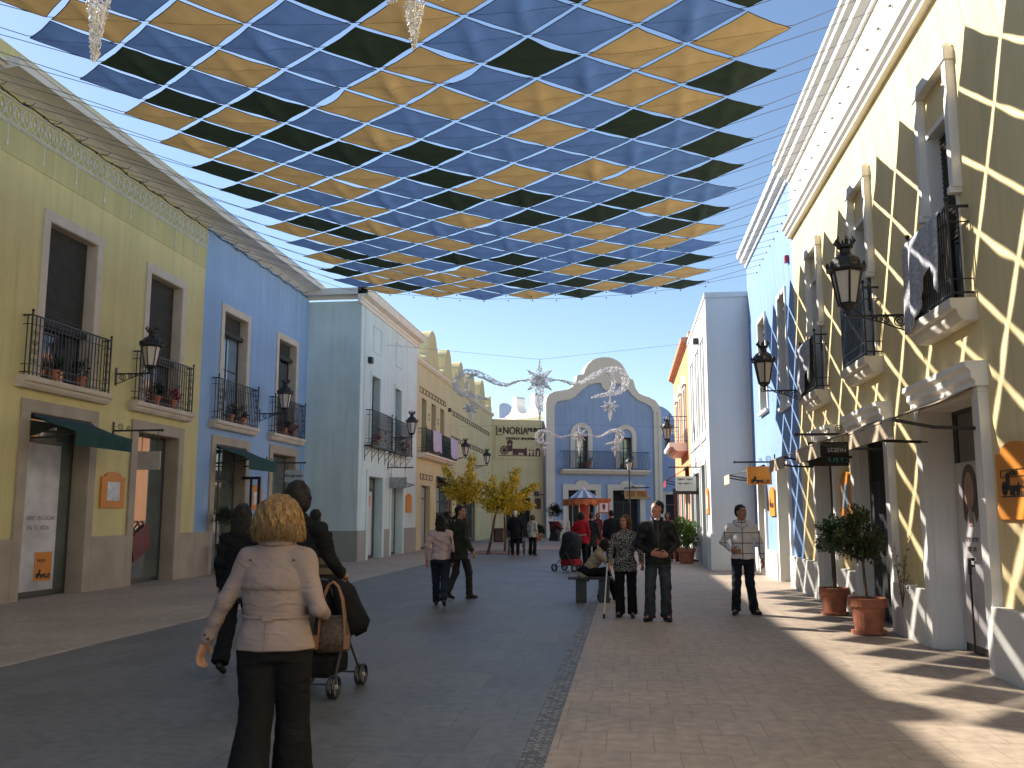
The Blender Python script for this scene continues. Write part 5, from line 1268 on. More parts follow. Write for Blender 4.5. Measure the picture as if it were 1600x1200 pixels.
def rotz(p, a, c=(0,0,0)):
    p = np.asarray(p,float)-c; ca,sa = math.cos(a),math.sin(a); q = p.copy(); q[...,0] = ca*p[...,0]-sa*p[...,1]; q[...,1] = sa*p[...,0]+ca*p[...,1]; return q+c
def hand_caps(w, d, wd, pn, s, curl):
    """wrist, finger direction, direction of the thumb side, palm normal -> capsules"""
    w,d,wd,pn = [np.asarray(v,float) for v in (w,d,wd,pn)]; d = d/np.linalg.norm(d); wd = wd-d*(wd@d); wd /= np.linalg.norm(wd); pn = np.cross(wd,d)*(1 if np.cross(wd,d)@pn > 0 else -1)
    out = []; 
    for k in (-.028,-.009,.010,.028): out.append((w+wd*k*.7*s, w+d*.085*s+wd*k*s, .018*s, .0135*s))
    for k,l in ((-.030,.062),(-.010,.076),(.010,.082),(.029,.074)):
        p = w+d*.088*s+wd*k*s; a = curl*.55; dirn = d; 
        for i,f in enumerate((.45,.32,.23)):
            dirn = d*math.cos(a)+pn*math.sin(a)+wd*k*1.5; q = p+dirn*l*f*s; out.append((p,q,(.0098-.0012*i)*s,(.0090-.0013*i)*s)); p = q; a += curl*.75
    p = w+d*.020*s+wd*.030*s; q = p+(d*.55+wd*.65+pn*.35)*.048*s; r_ = q+(d*.85+wd*.10+pn*.35)*.036*s; out += [(p,q,.0145*s,.0115*s),(q,r_,.011*s,.0085*s)]
    return out
SKIN = {'fair': mat('skin_fair', (.46,.24,.16), .5, .12, 18), 'tan': mat('skin_tan', (.33,.165,.10), .5, .12, 18), 'rosy': mat('skin_rosy', (.46,.205,.14), .5, .14, 18)}
M_lip = mat('lips', (.26,.075,.06), .45); M_eye = mat('eye_white', (.5,.48,.45), .3); M_pupil = mat('pupil', (.01,.008,.006), .2)
def hair_mat(name, c, c2):
    m = bpy.data.materials.new(name); m.use_nodes = True; nt = m.node_tree; L = nt.links.new; b = nt.nodes['Principled BSDF']; tc = nt.nodes.new('ShaderNodeTexCoord')
    mp = nt.nodes.new('ShaderNodeMapping'); mp.inputs['Scale'].default_value = (46,46,5); L(tc.outputs['Object'], mp.inputs['Vector'])
    n = nt.nodes.new('ShaderNodeTexNoise'); n.inputs['Scale'].default_value = 1.6; n.inputs['Detail'].default_value = 5; n.inputs['Distortion'].default_value = 1.6; L(mp.outputs[0], n.inputs['Vector'])
    r = nt.nodes.new('ShaderNodeValToRGB'); r.color_ramp.elements[0].position = .36; r.color_ramp.elements[1].position = .66; r.color_ramp.elements[0].color = (*c,1); r.color_ramp.elements[1].color = (*c2,1)
    L(n.outputs['Fac'], r.inputs['Fac']); L(r.outputs['Color'], b.inputs['Base Color']); b.inputs['Roughness'].default_value = .55; b.inputs['Specular IOR Level'].default_value = .22
    bp = nt.nodes.new('ShaderNodeBump'); bp.inputs['Strength'].default_value = .7; bp.inputs['Distance'].default_value = .012; L(n.outputs['Fac'], bp.inputs['Height']); L(bp.outputs['Normal'], b.inputs['Normal']); return m
HAIR = {'black': hair_mat('black_hair', (.006,.005,.005), (.022,.018,.016)), 'brown': hair_mat('brown_hair', (.018,.010,.007), (.05,.028,.018)), 'auburn': hair_mat('auburn_hair', (.05,.022,.012), (.13,.06,.03)),
        'blonde': hair_mat('blonde_hair', (.085,.045,.018), (.36,.22,.095)), 'white': hair_mat('white_hair', (.42,.41,.40), (.68,.67,.66))}
def cloth(name, col, var=.18, rough=.9): return mat('cloth_'+name, col, rough, var, 7, .25, 140, spec=.12)
M_shoe = mat('black_shoe_leather', (.015,.014,.014), .45, .2, 10)
def person(label, pos, rz, H, top, trousers, skin='tan', hair='black', hairstyle='short', fem=False, head_yaw=0., head_pitch=0., R_=None, L_=None, legs=None, wid=1., hem=.80, flare=1., res=.013, coat=None, fold=1., sleeve=1., lean=0., seat=None, fingers=None, top_extra=None, shoe=None, bulk=1., legw=1., armw=1., blend=.035, group=None, collar=True):
    """local frame: faces +y, its right hand is at +x; all lengths for a body 1.75 m tall, then scaled"""
    t = thing('person', label, 'person', pos, rz, group); s = H/1.75
    sw = (.165 if fem else .19)*wid; hw = (.098 if fem else .088)
    Lg = legs or {}; hipz = seat[2] if seat else .92; hipy = seat[1] if seat else 0.
    J = {}
    for sd,nm in ((1,'R'),(-1,'L')):
        g = Lg.get(nm, {}); J['hip'+nm] = np.array([sd*hw,hipy,hipz]); J['knee'+nm] = np.array(g.get('knee',(sd*.105,.02,.50))); J['ank'+nm] = np.array(g.get('ank',(sd*.105,-.02,.09))); J['toe'+nm] = np.array(g.get('toe',(sd*.135,.15,.035)))
    # trunk leans about the hips
    cl,sl_ = math.cos(lean),math.sin(lean)
    def T(p): p = np.asarray(p,float); y_,z_ = p[...,1],p[...,2]-.92; q = p.copy(); q[...,1] = hipy+y_*cl+z_*sl_; q[...,2] = hipz-y_*sl_+z_*cl; return q
    def Ti(P): q = P.copy(); y_,z_ = P[:,1]-hipy,P[:,2]-hipz; q[:,1] = y_*cl-z_*sl_; q[:,2] = .92+y_*sl_+z_*cl; return q
    for sd,nm,A in ((1,'R',R_ or {}),(-1,'L',L_ or {})):
        J['sh'+nm] = T((sd*sw,-.01,1.375)); J['el'+nm] = np.array(A.get('el',(sd*(sw+.05),-.04,1.12))); J['wr'+nm] = np.array(A.get('wr',(sd*(sw+.06),.06,.88)))
        J['hd'+nm] = np.array(A.get('dir',J['wr'+nm]-J['el'+nm]+np.array([0,.03,-.05]))); J['th'+nm] = np.array(A.get('thumb',(-sd*.3,1.,.15))); J['cu'+nm] = A.get('curl',.45)
    nb = T((0,-.015,1.44)); J['head'] = hc = T((0,.02,1.625)); hc[1] += head_pitch*.05
    def HI(P):                                     # world -> head frame
        q = rotz(P-hc, -head_yaw); c_,s_ = math.cos(-head_pitch),math.sin(-head_pitch); y_,z_ = q[:,1].copy(),q[:,2].copy(); q[:,1] = c_*y_+s_*z_; q[:,2] = -s_*y_+c_*z_; return q
    def HO(p): p = np.asarray(p,float); c_,s_ = math.cos(head_pitch),math.sin(head_pitch); q = p.copy(); q[...,1] = c_*p[...,1]+s_*p[...,2]; q[...,2] = -s_*p[...,1]+c_*p[...,2]; return rotz(q, head_yaw)+hc
    def head_sdf(P):
        q = HI(P); d = ell(q,(0,-.015,.035),(.076,.095,.088)); d = smin(d, ell(q,(0,.022,-.045),(.056,.066,.075)), .03)
        d = smin(d, ell(q,(0,.055,-.088),(.028,.026,.022)), .025); d = smin(d, cap(q,(0,.082,.02),(0,.102,-.022),.009,.0145), .012)
        d = smin(d, cap(q,(-.035,.072,.028),(.035,.072,.028),.012,.012), .018); d = smin(d, cap(q,(-.016,.078,-.062),(.016,.078,-.062),.008,.008), .008)
        for e in (-1,1):
            d = smin(d, ell(q,(e*.076,-.008,-.008),(.012,.022,.032)), .008); d = -smin(-d, ell(q,(e*.032,.094,.006),(.017,.013,.010)), .010)
            d = smin(d, ell(q,(e*.036,.056,-.028),(.022,.022,.02)), .02)
        return d
    arm_r = .046*bulk if not fem else .041*bulk
    tk = .92 if fem else 1.
    def body_sdf(P):
        Q = Ti(P); d = head_sdf(P); d = smin(d, cap(P,nb-np.array([0,0,.03]),HO((0,-.02,-.05)),.056*tk,.050*tk), .03)
        d = smin(d, loft(Q,[(.86,.14,.10,0,0),(1.05,.125,.09,0,0),(1.25,.15,.10,0,0),(1.38,.15,.085,0,-.01),(1.46,.06,.05,0,-.015)])+.012, .04)
        for nm in 'RL':
            d = smin(d, cap(P,J['sh'+nm],J['el'+nm],arm_r*.95,.036*tk), .03); d = smin(d, cap(P,J['el'+nm],J['wr'+nm],.036*tk,.024), .015)
            d = smin(d, cap(P,J['hip'+nm],J['knee'+nm],.072,.048), .03); d = smin(d, cap(P,J['knee'+nm],J['ank'+nm],.048,.032), .02); d = smin(d, cap(P,J['ank'+nm],J['toe'+nm],.034,.025), .02)
        return d
    pts = np.array(list(J[k+n_] for k in ('hip','knee','ank','toe','sh','el','wr') for n_ in 'RL')+[hc])
    lo,hi = pts.min(0)-.16, pts.max(0)+.16
    parts = [surfnet(body_sdf, lo, hi, res)]
    for nm in 'RL':
        caps = hand_caps(J['wr'+nm], J['hd'+nm], J['th'+nm], np.array([-1 if nm == 'R' else 1,0,0.])+np.array([0,.3,0]), 1., J['cu'+nm])
        def hf(P): 
            d = None
            for i,(a,b,ra,rb) in enumerate(caps): e = cap(P,a,b,ra,rb); d = e if d is None else smin(d, e, .010 if i < 4 else .004)
            return smin(d, cap(P,J['el'+nm]*.3+J['wr'+nm]*.7,J['wr'+nm],.026,.024), .015)
        q = np.array([c_ for a,b,_,_ in caps for c_ in (a,b)]+[J['wr'+nm]]); parts.append(surfnet(hf, q.min(0)-.03, q.max(0)+.03, .0052 if res < .016 else .008))
    def bmi(c):
        q = HI(c); m_ = np.zeros(len(c),int); m_[(np.abs(q[:,0]) < .024)&(np.abs(q[:,2]+.062) < .0085)&(q[:,1] > .06)] = 1
        m_[(np.abs(np.abs(q[:,0])-.034) < .020)&(np.abs(q[:,2]-.026) < .006)&(q[:,1] > .05)] = 2; return m_
    sc = lambda prs: [(vs*s, fs) for vs,fs in prs]
    bodyo = smooth_mesh('body', [(vs,fs) for vs,fs in parts], [SKIN[skin],M_lip,HAIR[hair]], t, bmi); bodyo.scale = (s,s,s)
    objs = []
    for e in (-1,1):
        mb = MB(); mb.smooth = True; mb.mi = 0; mb.ball(HO((e*.032,.0725,.005)), .0125, 8, 6); mb.mi = 1; mb.ball(HO((e*.032,.0805,.005)), .0068, 7, 5); objs.append(mb.build('eye', [M_eye,M_pupil], t))
    # trousers
    hemz = .055
    def tr_sdf(P):
        d = None
        for nm in 'RL':
            hp,kn,an = J['hip'+nm],J['knee'+nm],J['ank'+nm]; sh = an-kn; shn = sh/np.linalg.norm(sh); end = an+shn*.035
            e = cap(P,hp,kn,.094*bulk*legw*(1.04 if fem else 1),.070*bulk*legw); e = smin(e, cap(P,kn,end+shn*.04,.068*bulk*legw,.062*flare), .03)
            e = np.maximum(e, (P-end)@shn); d = e if d is None else smin(d, e, .012)
        Q = Ti(P); pel = loft(Q,[(.80,.145*bulk,.118*bulk,0,-.005),(.90,.168*bulk*(1.03 if fem else .96),.128*bulk,0,-.012),(.98,.158*bulk*(1. if fem else .97),.115*bulk,0,-.006),(1.06,.138*bulk,.10*bulk,0,0)]) if not seat else ell(P,(0,hipy-.01,hipz+.03),(.185,.15,.13))
        d = smin(d, pel, .04); 
        if not seat: d = np.maximum(d, Q[:,2]-hem-.012)
        return d+folds(P,.0055*fold,26,pos[0]*3,1.2)
    q = np.array([J[k+n_] for k in ('hip','knee','ank') for n_ in 'RL']); a,b = q.min(0)-.2, q.max(0)+.2; b[2] = max(b[2],hipz+.16)
    objs.append(smooth_mesh('trousers', [surfnet(tr_sdf,a,b,res)], trousers, t))
    # top
    bw = .145 if fem else .152
    sec = top_extra or ([(hem,.186,.140,0,0),(.92,.180,.134,0,0),(1.03,.142,.108,0,0),(1.14,.140,.112,0,.005),(1.25,.155,.126,0,.018),(1.33,.150,.108,0,.005),(1.385,.125,.084,0,-.01),(1.445,.075,.062,0,-.015),(1.475,.060,.056,0,-.015)] if fem else
            [(hem,.178,.132,0,0),(.92,.174,.128,0,0),(1.05,.158,.116,0,0),(1.20,.172,.124,0,.008),(1.31,.172,.116,0,.002),(1.38,.145,.092,0,-.01),(1.44,.085,.068,0,-.015),(1.485,.066,.062,0,-.015)])
    sec = [(z,rx*bulk*(wid if z > 1.1 else 1),ry*bulk,cx,cy) for z,rx,ry,cx,cy in sec]
    def top_sdf(P):
        Q = Ti(P); d = loft(Q, sec)
        for nm in 'RL':
            d = smin(d, cap(P,T((0,-.018,1.445)),J['sh'+nm],.052,.058*bulk), .05)
            w_ = J['el'+nm]+(J['wr'+nm]-J['el'+nm])*sleeve; v = J['wr'+nm]-J['el'+nm]; v = v/np.linalg.norm(v)
            e = smin(cap(P,J['sh'+nm]-np.array([0,0,.005]),J['el'+nm],(.066 if not fem else .058)*bulk*armw,.052*bulk*tk*armw), cap(P,J['el'+nm],w_+v*.03,.050*bulk*tk*armw,.041*bulk*tk*armw), .02)
            e = np.maximum(e, (P-w_)@v) if sleeve > .3 else e
            d = smin(d, e, blend)
        return d+folds(P,.0065*fold,24,pos[1]*2,1.1)
    q = np.array([J[k+n_] for k in ('sh','el','wr') for n_ in 'RL']+[T((0,-.15,hem)),T((0,.15,1.5)),T((.17,0,hem)),T((-.17,0,hem))]); a,b = q.min(0)-.1, q.max(0)+.1
    objs.append(smooth_mesh('jacket' if coat is None else coat, [surfnet(top_sdf,a,b,res)], top, t))
    # shoes
    for nm in 'RL':
        an,to = J['ank'+nm],J['toe'+nm]; f = to-an; f[2] = 0; f /= max(1e-6,np.linalg.norm(f)); heel = an-f*.045; heel[2] = an[2]-.052
        def sh_sdf(P): 
            d = smin(cap(P,heel,to,.038,.033), cap(P,an-np.array([0,0,.02]),an*.5+to*.5,.040,.030), .02); return d
        q = np.array([heel,to,an]); objs.append(smooth_mesh('shoe', [surfnet(sh_sdf,q.min(0)-.06,q.max(0)+.06,max(res*.8,.010))], shoe or M_shoe, t))
    # hair
    def hr_sdf(P):
        q = HI(P); d = ell(q,(0,-.022,.040),(.083,.100,.091))
        if hairstyle == 'short':
            d = smin(d, ell(q,(0,-.055,-.03),(.066,.050,.06)), .03); face = np.maximum(-(q[:,1]-.022-.35*np.maximum(q[:,2]-.03,0)), q[:,2]-.075); side = np.maximum(-(q[:,1]+.028), q[:,2]+.018)
            d = np.maximum(d, -smin(face,side,.01)); d = np.maximum(d, -(q[:,2]+.065))
        elif hairstyle == 'bob':
            d = smin(d, ell(q,(0,-.035,-.03),(.112,.098,.105)), .05); face = np.maximum(-(q[:,1]-.03), np.maximum(np.abs(q[:,0])-.060, q[:,2]-.062)); d = np.maximum(d, -face); d = np.maximum(d, -(q[:,2]+.125))
        elif hairstyle == 'puffy':
            d = smin(d, ell(q,(0,-.03,-.015),(.150,.125,.135)), .05); d = smin(d, ell(q,(-.085,-.02,-.09),(.062,.075,.075)), .03); d = smin(d, ell(q,(.085,-.02,-.09),(.062,.075,.075)), .03)
            face = np.maximum(-(q[:,1]-.045), np.maximum(np.abs(q[:,0])-.060, q[:,2]-.062)); d = np.maximum(d, -face)
            d = d+.005*np.sin(q[:,0]*120+np.sin(q[:,2]*36)*2.2+np.sin(q[:,1]*40))*np.clip((.12-q[:,2])*8,0,1)+.004*np.sin(q[:,1]*110+np.sin(q[:,2]*45)*2)
            d = np.maximum(d, -(q[:,2]+.150+.012*np.sin(q[:,0]*75)+.01*np.sin(q[:,1]*90)))
        elif hairstyle == 'long':
            d = smin(d, ell(q,(0,-.045,-.05),(.110,.085,.13)), .05); d = smin(d, ell(q,(0,-.075,-.17),(.105,.052,.12)), .05)
            face = np.maximum(-(q[:,1]-.03), np.maximum(np.abs(q[:,0])-.060, q[:,2]-.062)); d = np.maximum(d, -face)
        return d+.004*np.sin(q[:,0]*95+3*np.sin(q[:,2]*22))+.004*np.sin(q[:,1]*80+2*np.sin(q[:,2]*30))
    objs.append(smooth_mesh('hair', [surfnet(hr_sdf,hc-np.array([.22,.22,.36]),hc+np.array([.22,.22,.20]),min(res,.012))], HAIR[hair], t))
    for o in objs: o.scale = (s,s,s)
    t['_'] = 0; del t['_']
    return t, J, s, T
def part(t, s, mb, name, m): o = mb.build(name, m, t); o.scale = (s,s,s); return o
W_ = lambda sd,f: {'knee': (sd*.09,.13 if f else -.04,.50), 'ank': (sd*.085,.20 if f else -.26,.095 if f else .17), 'toe': (sd*.095,.36 if f else -.13,.055 if f else .04)}
WALK_R = {'R': W_(1,True), 'L': W_(-1,False)}; WALK_L = {'R': W_(1,False), 'L': W_(-1,True)}
C_blk = cloth('black', (.012,.012,.013)); C_char = cloth('charcoal', (.03,.03,.032)); C_navy = cloth('navy_denim', (.018,.024,.04)); C_pink = cloth('pale_pink', (.46,.35,.35)); C_red = cloth('red', (.36,.015,.022)); C_beige = cloth('beige', (.36,.28,.19)); C_mar = cloth('maroon', (.12,.03,.045)); C_olive = cloth('dark_olive', (.035,.036,.028))
C_rose = mat('cloth_rose_beige_trench', (.275,.213,.195), .85, .10, 5, 0, spec=.15)
def wrinkles(m, amt=.55):
    """soft pulled creases plus a fine weave, as relief"""
    nt = m.node_tree; L = nt.links.new; b = nt.nodes['Principled BSDF']; tc = nt.nodes.new('ShaderNodeTexCoord'); mp = nt.nodes.new('ShaderNodeMapping'); mp.inputs['Scale'].default_value = (5,5,11); mp.inputs['Rotation'].default_value = (.3,.5,.2); L(tc.outputs['Object'], mp.inputs['Vector'])
    n = nt.nodes.new('ShaderNodeTexNoise'); n.inputs['Scale'].default_value = 1.1; n.inputs['Detail'].default_value = 2.5; n.inputs['Distortion'].default_value = 1.2; L(mp.outputs[0], n.inputs['Vector'])
    w = nt.nodes.new('ShaderNodeTexNoise'); w.inputs['Scale'].default_value = 260; L(tc.outputs['Object'], w.inputs['Vector'])
    a = nt.nodes.new('ShaderNodeMath'); a.operation = 'MULTIPLY_ADD'; L(w.outputs['Fac'], a.inputs[0]); a.inputs[1].default_value = .05; L(n.outputs['Fac'], a.inputs[2])
    bp = nt.nodes.new('ShaderNodeBump'); bp.inputs['Strength'].default_value = amt; bp.inputs['Distance'].default_value = .035; L(a.outputs[0], bp.inputs['Height']); L(bp.outputs['Normal'], b.inputs['Normal'])
wrinkles(C_rose); wrinkles(C_blk, .5); wrinkles(C_pink, .6); wrinkles(C_char, .5); wrinkles(C_navy, .5); wrinkles(C_red, .5); wrinkles(C_beige, .6); wrinkles(C_olive, .5)
def pattern(name, kind):
    m = mat('cloth_'+name, (.5,.5,.5), .9, 0, spec=.2); nt = m.node_tree; L = nt.links.new; b = nt.nodes['Principled BSDF']; tc = nt.nodes.new('ShaderNodeTexCoord'); r = nt.nodes.new('ShaderNodeValToRGB'); e = r.color_ramp.elements; r.color_ramp.interpolation = 'CONSTANT'
    if kind == 'grid':
        sp = nt.nodes.new('ShaderNodeSeparateXYZ'); L(tc.outputs['Object'], sp.inputs[0]); ab = nt.nodes.new('ShaderNodeMath'); ab.operation = 'ABSOLUTE'; L(sp.outputs[0], ab.inputs[0]); ds = []
        for src,per,of in ((ab.outputs[0],.27,-.0),(sp.outputs[2],.165,.02)):
            a = nt.nodes.new('ShaderNodeMath'); a.operation = 'ADD'; L(src, a.inputs[0]); a.inputs[1].default_value = of; p = nt.nodes.new('ShaderNodeMath'); p.operation = 'PINGPONG'; L(a.outputs[0], p.inputs[0]); p.inputs[1].default_value = per/2
            g = nt.nodes.new('ShaderNodeMath'); g.operation = 'LESS_THAN'; L(p.outputs[0], g.inputs[0]); g.inputs[1].default_value = .006; ds.append(g)
        mx = nt.nodes.new('ShaderNodeMath'); mx.operation = 'MAXIMUM'; L(ds[0].outputs[0], mx.inputs[0]); L(ds[1].outputs[0], mx.inputs[1]); L(mx.outputs[0], r.inputs['Fac'])
        e[0].color = (.62,.58,.57,1); e[1].color = (.07,.045,.05,1); e[1].position = .5
    else:
        v = nt.nodes.new('ShaderNodeTexVoronoi'); v.inputs['Scale'].default_value = 60 if kind == 'leopard' else 22; L(tc.outputs['Object'], v.inputs['Vector']); L(v.outputs['Distance'], r.inputs['Fac'])
        e[0].color = ((.50,.47,.44,1) if kind == 'leopard' else (.07,.06,.05,1)); e[1].color = ((.02,.018,.018,1) if kind == 'leopard' else (.46,.42,.34,1)); e[1].position = .40 if kind == 'leopard' else .36
    L(r.outputs['Color'], b.inputs['Base Color']); return m
def X_at(u, Y): return (onY(u, 805, Y)).x

# --- woman in front, seen from behind
SECW = [(.86,.205,.150,0,-.005),(.93,.188,.140,0,-.005),(1.02,.163,.122,0,0),(1.05,.158,.118,0,0),(1.10,.163,.120,0,0),(1.25,.182,.124,0,.006),(1.33,.178,.108,0,.003),(1.385,.140,.086,0,-.01),(1.44,.080,.064,0,-.015),(1.475,.060,.056,0,-.015)]
Y = 5.25; px = X_at(436,Y)
t,J,s,T = person('blonde woman in rose beige trench jacket and black trousers, seen from behind', (px,Y,0), R(3), 1.69, C_rose, C_blk, 'fair', 'blonde', 'puffy', True,
    L_={'el': (-.30,-.03,1.13), 'wr': (-.43,.02,.885), 'dir': (-.35,.15,-.9), 'thumb': (.2,1,.1), 'curl': .75}, R_={'el': (.275,-.07,1.10), 'wr': (.25,.17,1.04), 'dir': (-.1,1,.0), 'thumb': (-.2,.1,1), 'curl': .9},
    legs={'R': {'knee': (.092,.10,.50),'ank': (.095,.12,.09),'toe': (.11,.28,.04)}, 'L': {'knee': (-.088,-.02,.50),'ank': (-.088,-.16,.12),'toe': (-.10,-.01,.035)}}, hem=.86, flare=2.1, res=.0105, bulk=1.2, legw=1.14, armw=.88, blend=.05, fold=.35, collar=True,
    top_extra=SECW)
def shell_strip(sec, z, a0, a1, off, n=20):
    """points just proud of a lofted jacket at height z, angles measured from the back"""
    S_ = np.array(sec); f = lambda c: np.interp(z, S_[:,0], S_[:,c]); return [((f(1)+off)*math.sin(R(a0+(a1-a0)*i/n)), f(4)-(f(2)+off)*math.cos(R(a0+(a1-a0)*i/n)), z) for i in range(n+1)]
secw = [(z,rx*1.2,ry*1.2,cx,cy) for z,rx,ry,cx,cy in SECW]
mb = MB(); mb.smooth = True
rows = [shell_strip(secw,z,-84,84,o) for z,o in ((1.38,.0),(1.33,.004),(1.28,.006),(1.235,.008),(1.205,.010),(1.203,.0))]
vs = [p for r_ in rows for p in r_]; mb.add(vs, [(i*21+j,(i+1)*21+j,(i+1)*21+j+1,i*21+j+1) for i in range(len(rows)-1) for j in range(20)]); part(t,s,mb,'storm_flap',C_rose)
mb = MB(); mb.tube(shell_strip(secw,1.045,-95,95,.004),.010,5); mb.box((-.03,-.160,1.03),(.03,-.140,1.06)); mb.tube([(0,-.153,1.02),(0,-.172,.95),(0,-.186,.87)],.0035,4)
for sg in (-1,1): mb.tube([(sg*.03,-.153,1.11),(sg*.10,-.137,1.13),(sg*.165,-.085,1.12)],.0035,4)
part(t,s,mb,'belt_seam',C_rose)
mb = MB(); 
for sg in (-1,1): mb.ball((sg*.13,-.100,1.375),.007,7,5); mb.ball((-.40-.012*sg,-.04,.925+.012*sg),.008,7,5)
part(t,s,mb,'button',mat('dark_button', (.05,.04,.035), .4))
qr = random.Random(9); mb = MB(); mb.smooth = True
PR = np.array([(.128,.008),(.118,.055),(.085,.098),(.035,.120),(-.02,.131),(-.07,.140),(-.115,.140),(-.150,.128)])
for i in range(2600):
    a = qr.uniform(-2.6,2.6); u0 = qr.choice([0,0,.1,.25,.4])*qr.random(); u1 = qr.uniform(.70,1.0); ph = qr.uniform(0,6.28); off = qr.uniform(-.012,.010); amp = qr.uniform(.02,.07); fl = qr.uniform(-.012,.030)
    pts_ = []
    for k in range(9):
        u = u0+(u1-u0)*k/8; w = u*(len(PR)-1); z_ = np.interp(w,range(len(PR)),PR[:,0]); r_ = np.interp(w,range(len(PR)),PR[:,1])+off*min(1,3*u)+fl*max(0,k/8-.7)*2.5+.004*math.sin(ph+13*u)
        aa = a+amp*math.sin(ph+7*u)+.05*math.sin(ph*2+15*u)
        pts_.append((J['head'][0]+math.sin(aa)*r_*1.0, J['head'][1]-.02-math.cos(aa)*r_*.90, J['head'][2]+z_-.004*math.sin(ph+9*u)))
    mb.tube(pts_, [.0016,.0022,.0024,.0024,.0023,.0022,.002,.0016,.0006], 3, cap=False)
mh = bpy.data.materials.new('blonde_strands'); mh.use_nodes = True; nt_ = mh.node_tree; b_ = nt_.nodes['Principled BSDF']; g_ = nt_.nodes.new('ShaderNodeNewGeometry'); r_ = nt_.nodes.new('ShaderNodeValToRGB')
r_.color_ramp.elements[0].color = (.085,.048,.020,1); r_.color_ramp.elements[1].color = (.36,.235,.11,1); e_ = r_.color_ramp.elements.new(.5); e_.color = (.23,.135,.058,1)
nt_.links.new(g_.outputs['Random Per Island'], r_.inputs['Fac']); nt_.links.new(r_.outputs['Color'], b_.inputs['Base Color']); b_.inputs['Roughness'].default_value = .42; b_.inputs['Specular IOR Level'].default_value = .35
part(t,s,mb,'hair_strands',mh)
# collar, armhole seams and sleeve straps of her jacket
mb = MB(); mb.smooth = True
mb.tube([(.085,.05,1.455),(.095,-.02,1.475),(.06,-.075,1.478),(0,-.092,1.475),(-.06,-.075,1.478),(-.095,-.02,1.475),(-.085,.05,1.455)],[.016,.022,.024,.025,.024,.022,.016],7); part(t,s,mb,'collar',C_rose)
# her handbag on the bent arm
bx = Vector((px,Y,0))+Vector((.28,.18,0))
bag = thing('handbag', 'dark brown handbag with tan straps hanging from the blonde woman\'s arm', 'handbag', (bx.x,bx.y,.80), R(12))
M_bag = mat('brown_monogram', (.035,.022,.014), .55, .6, 60, dirt=(.075,.05,.03)); M_strap = mat('tan_leather', (.17,.08,.038), .5, .15, 9)
mb = MB(); mb.smooth = True; n = 16; vs = []
for z,w2,d2 in ((-.01,.085,.045),(.0,.105,.06),(.08,.108,.058),(.15,.09,.042),(.19,.075,.02),(.195,.07,.012)):
    for k in range(n): a = 2*math.pi*k/n; c_,s_ = math.cos(a),math.sin(a); vs.append((w2*abs(c_)**.6*(1 if c_ > 0 else -1), d2*abs(s_)**.6*(1 if s_ > 0 else -1), z))
mb.add(vs, [(i*n+j,i*n+(j+1)%n,(i+1)*n+(j+1)%n,(i+1)*n+j) for i in range(5) for j in range(n)]+[tuple(range(n))[::-1],tuple(5*n+j for j in range(n))]); mb.build('body', M_bag, bag)
for yy in (-.05,.05):
    mb = MB(); mb.tube([(-.075,yy,.05),(-.07,yy*.9,.19),(-.055,yy*.6,.30),(-.03,yy*.3,.37),(.0,yy*.2,.39),(.03,yy*.3,.36),(.055,yy*.6,.29),(.07,yy*.9,.19),(.078,yy,.05)], .0075, 5); mb.build('strap', M_strap, bag)
for sg in (-1,1): mb = MB(); mb.box((sg*.072,-.062,.01),(sg*.106,-.045,.09)); mb.build('corner_patch', M_strap, bag)

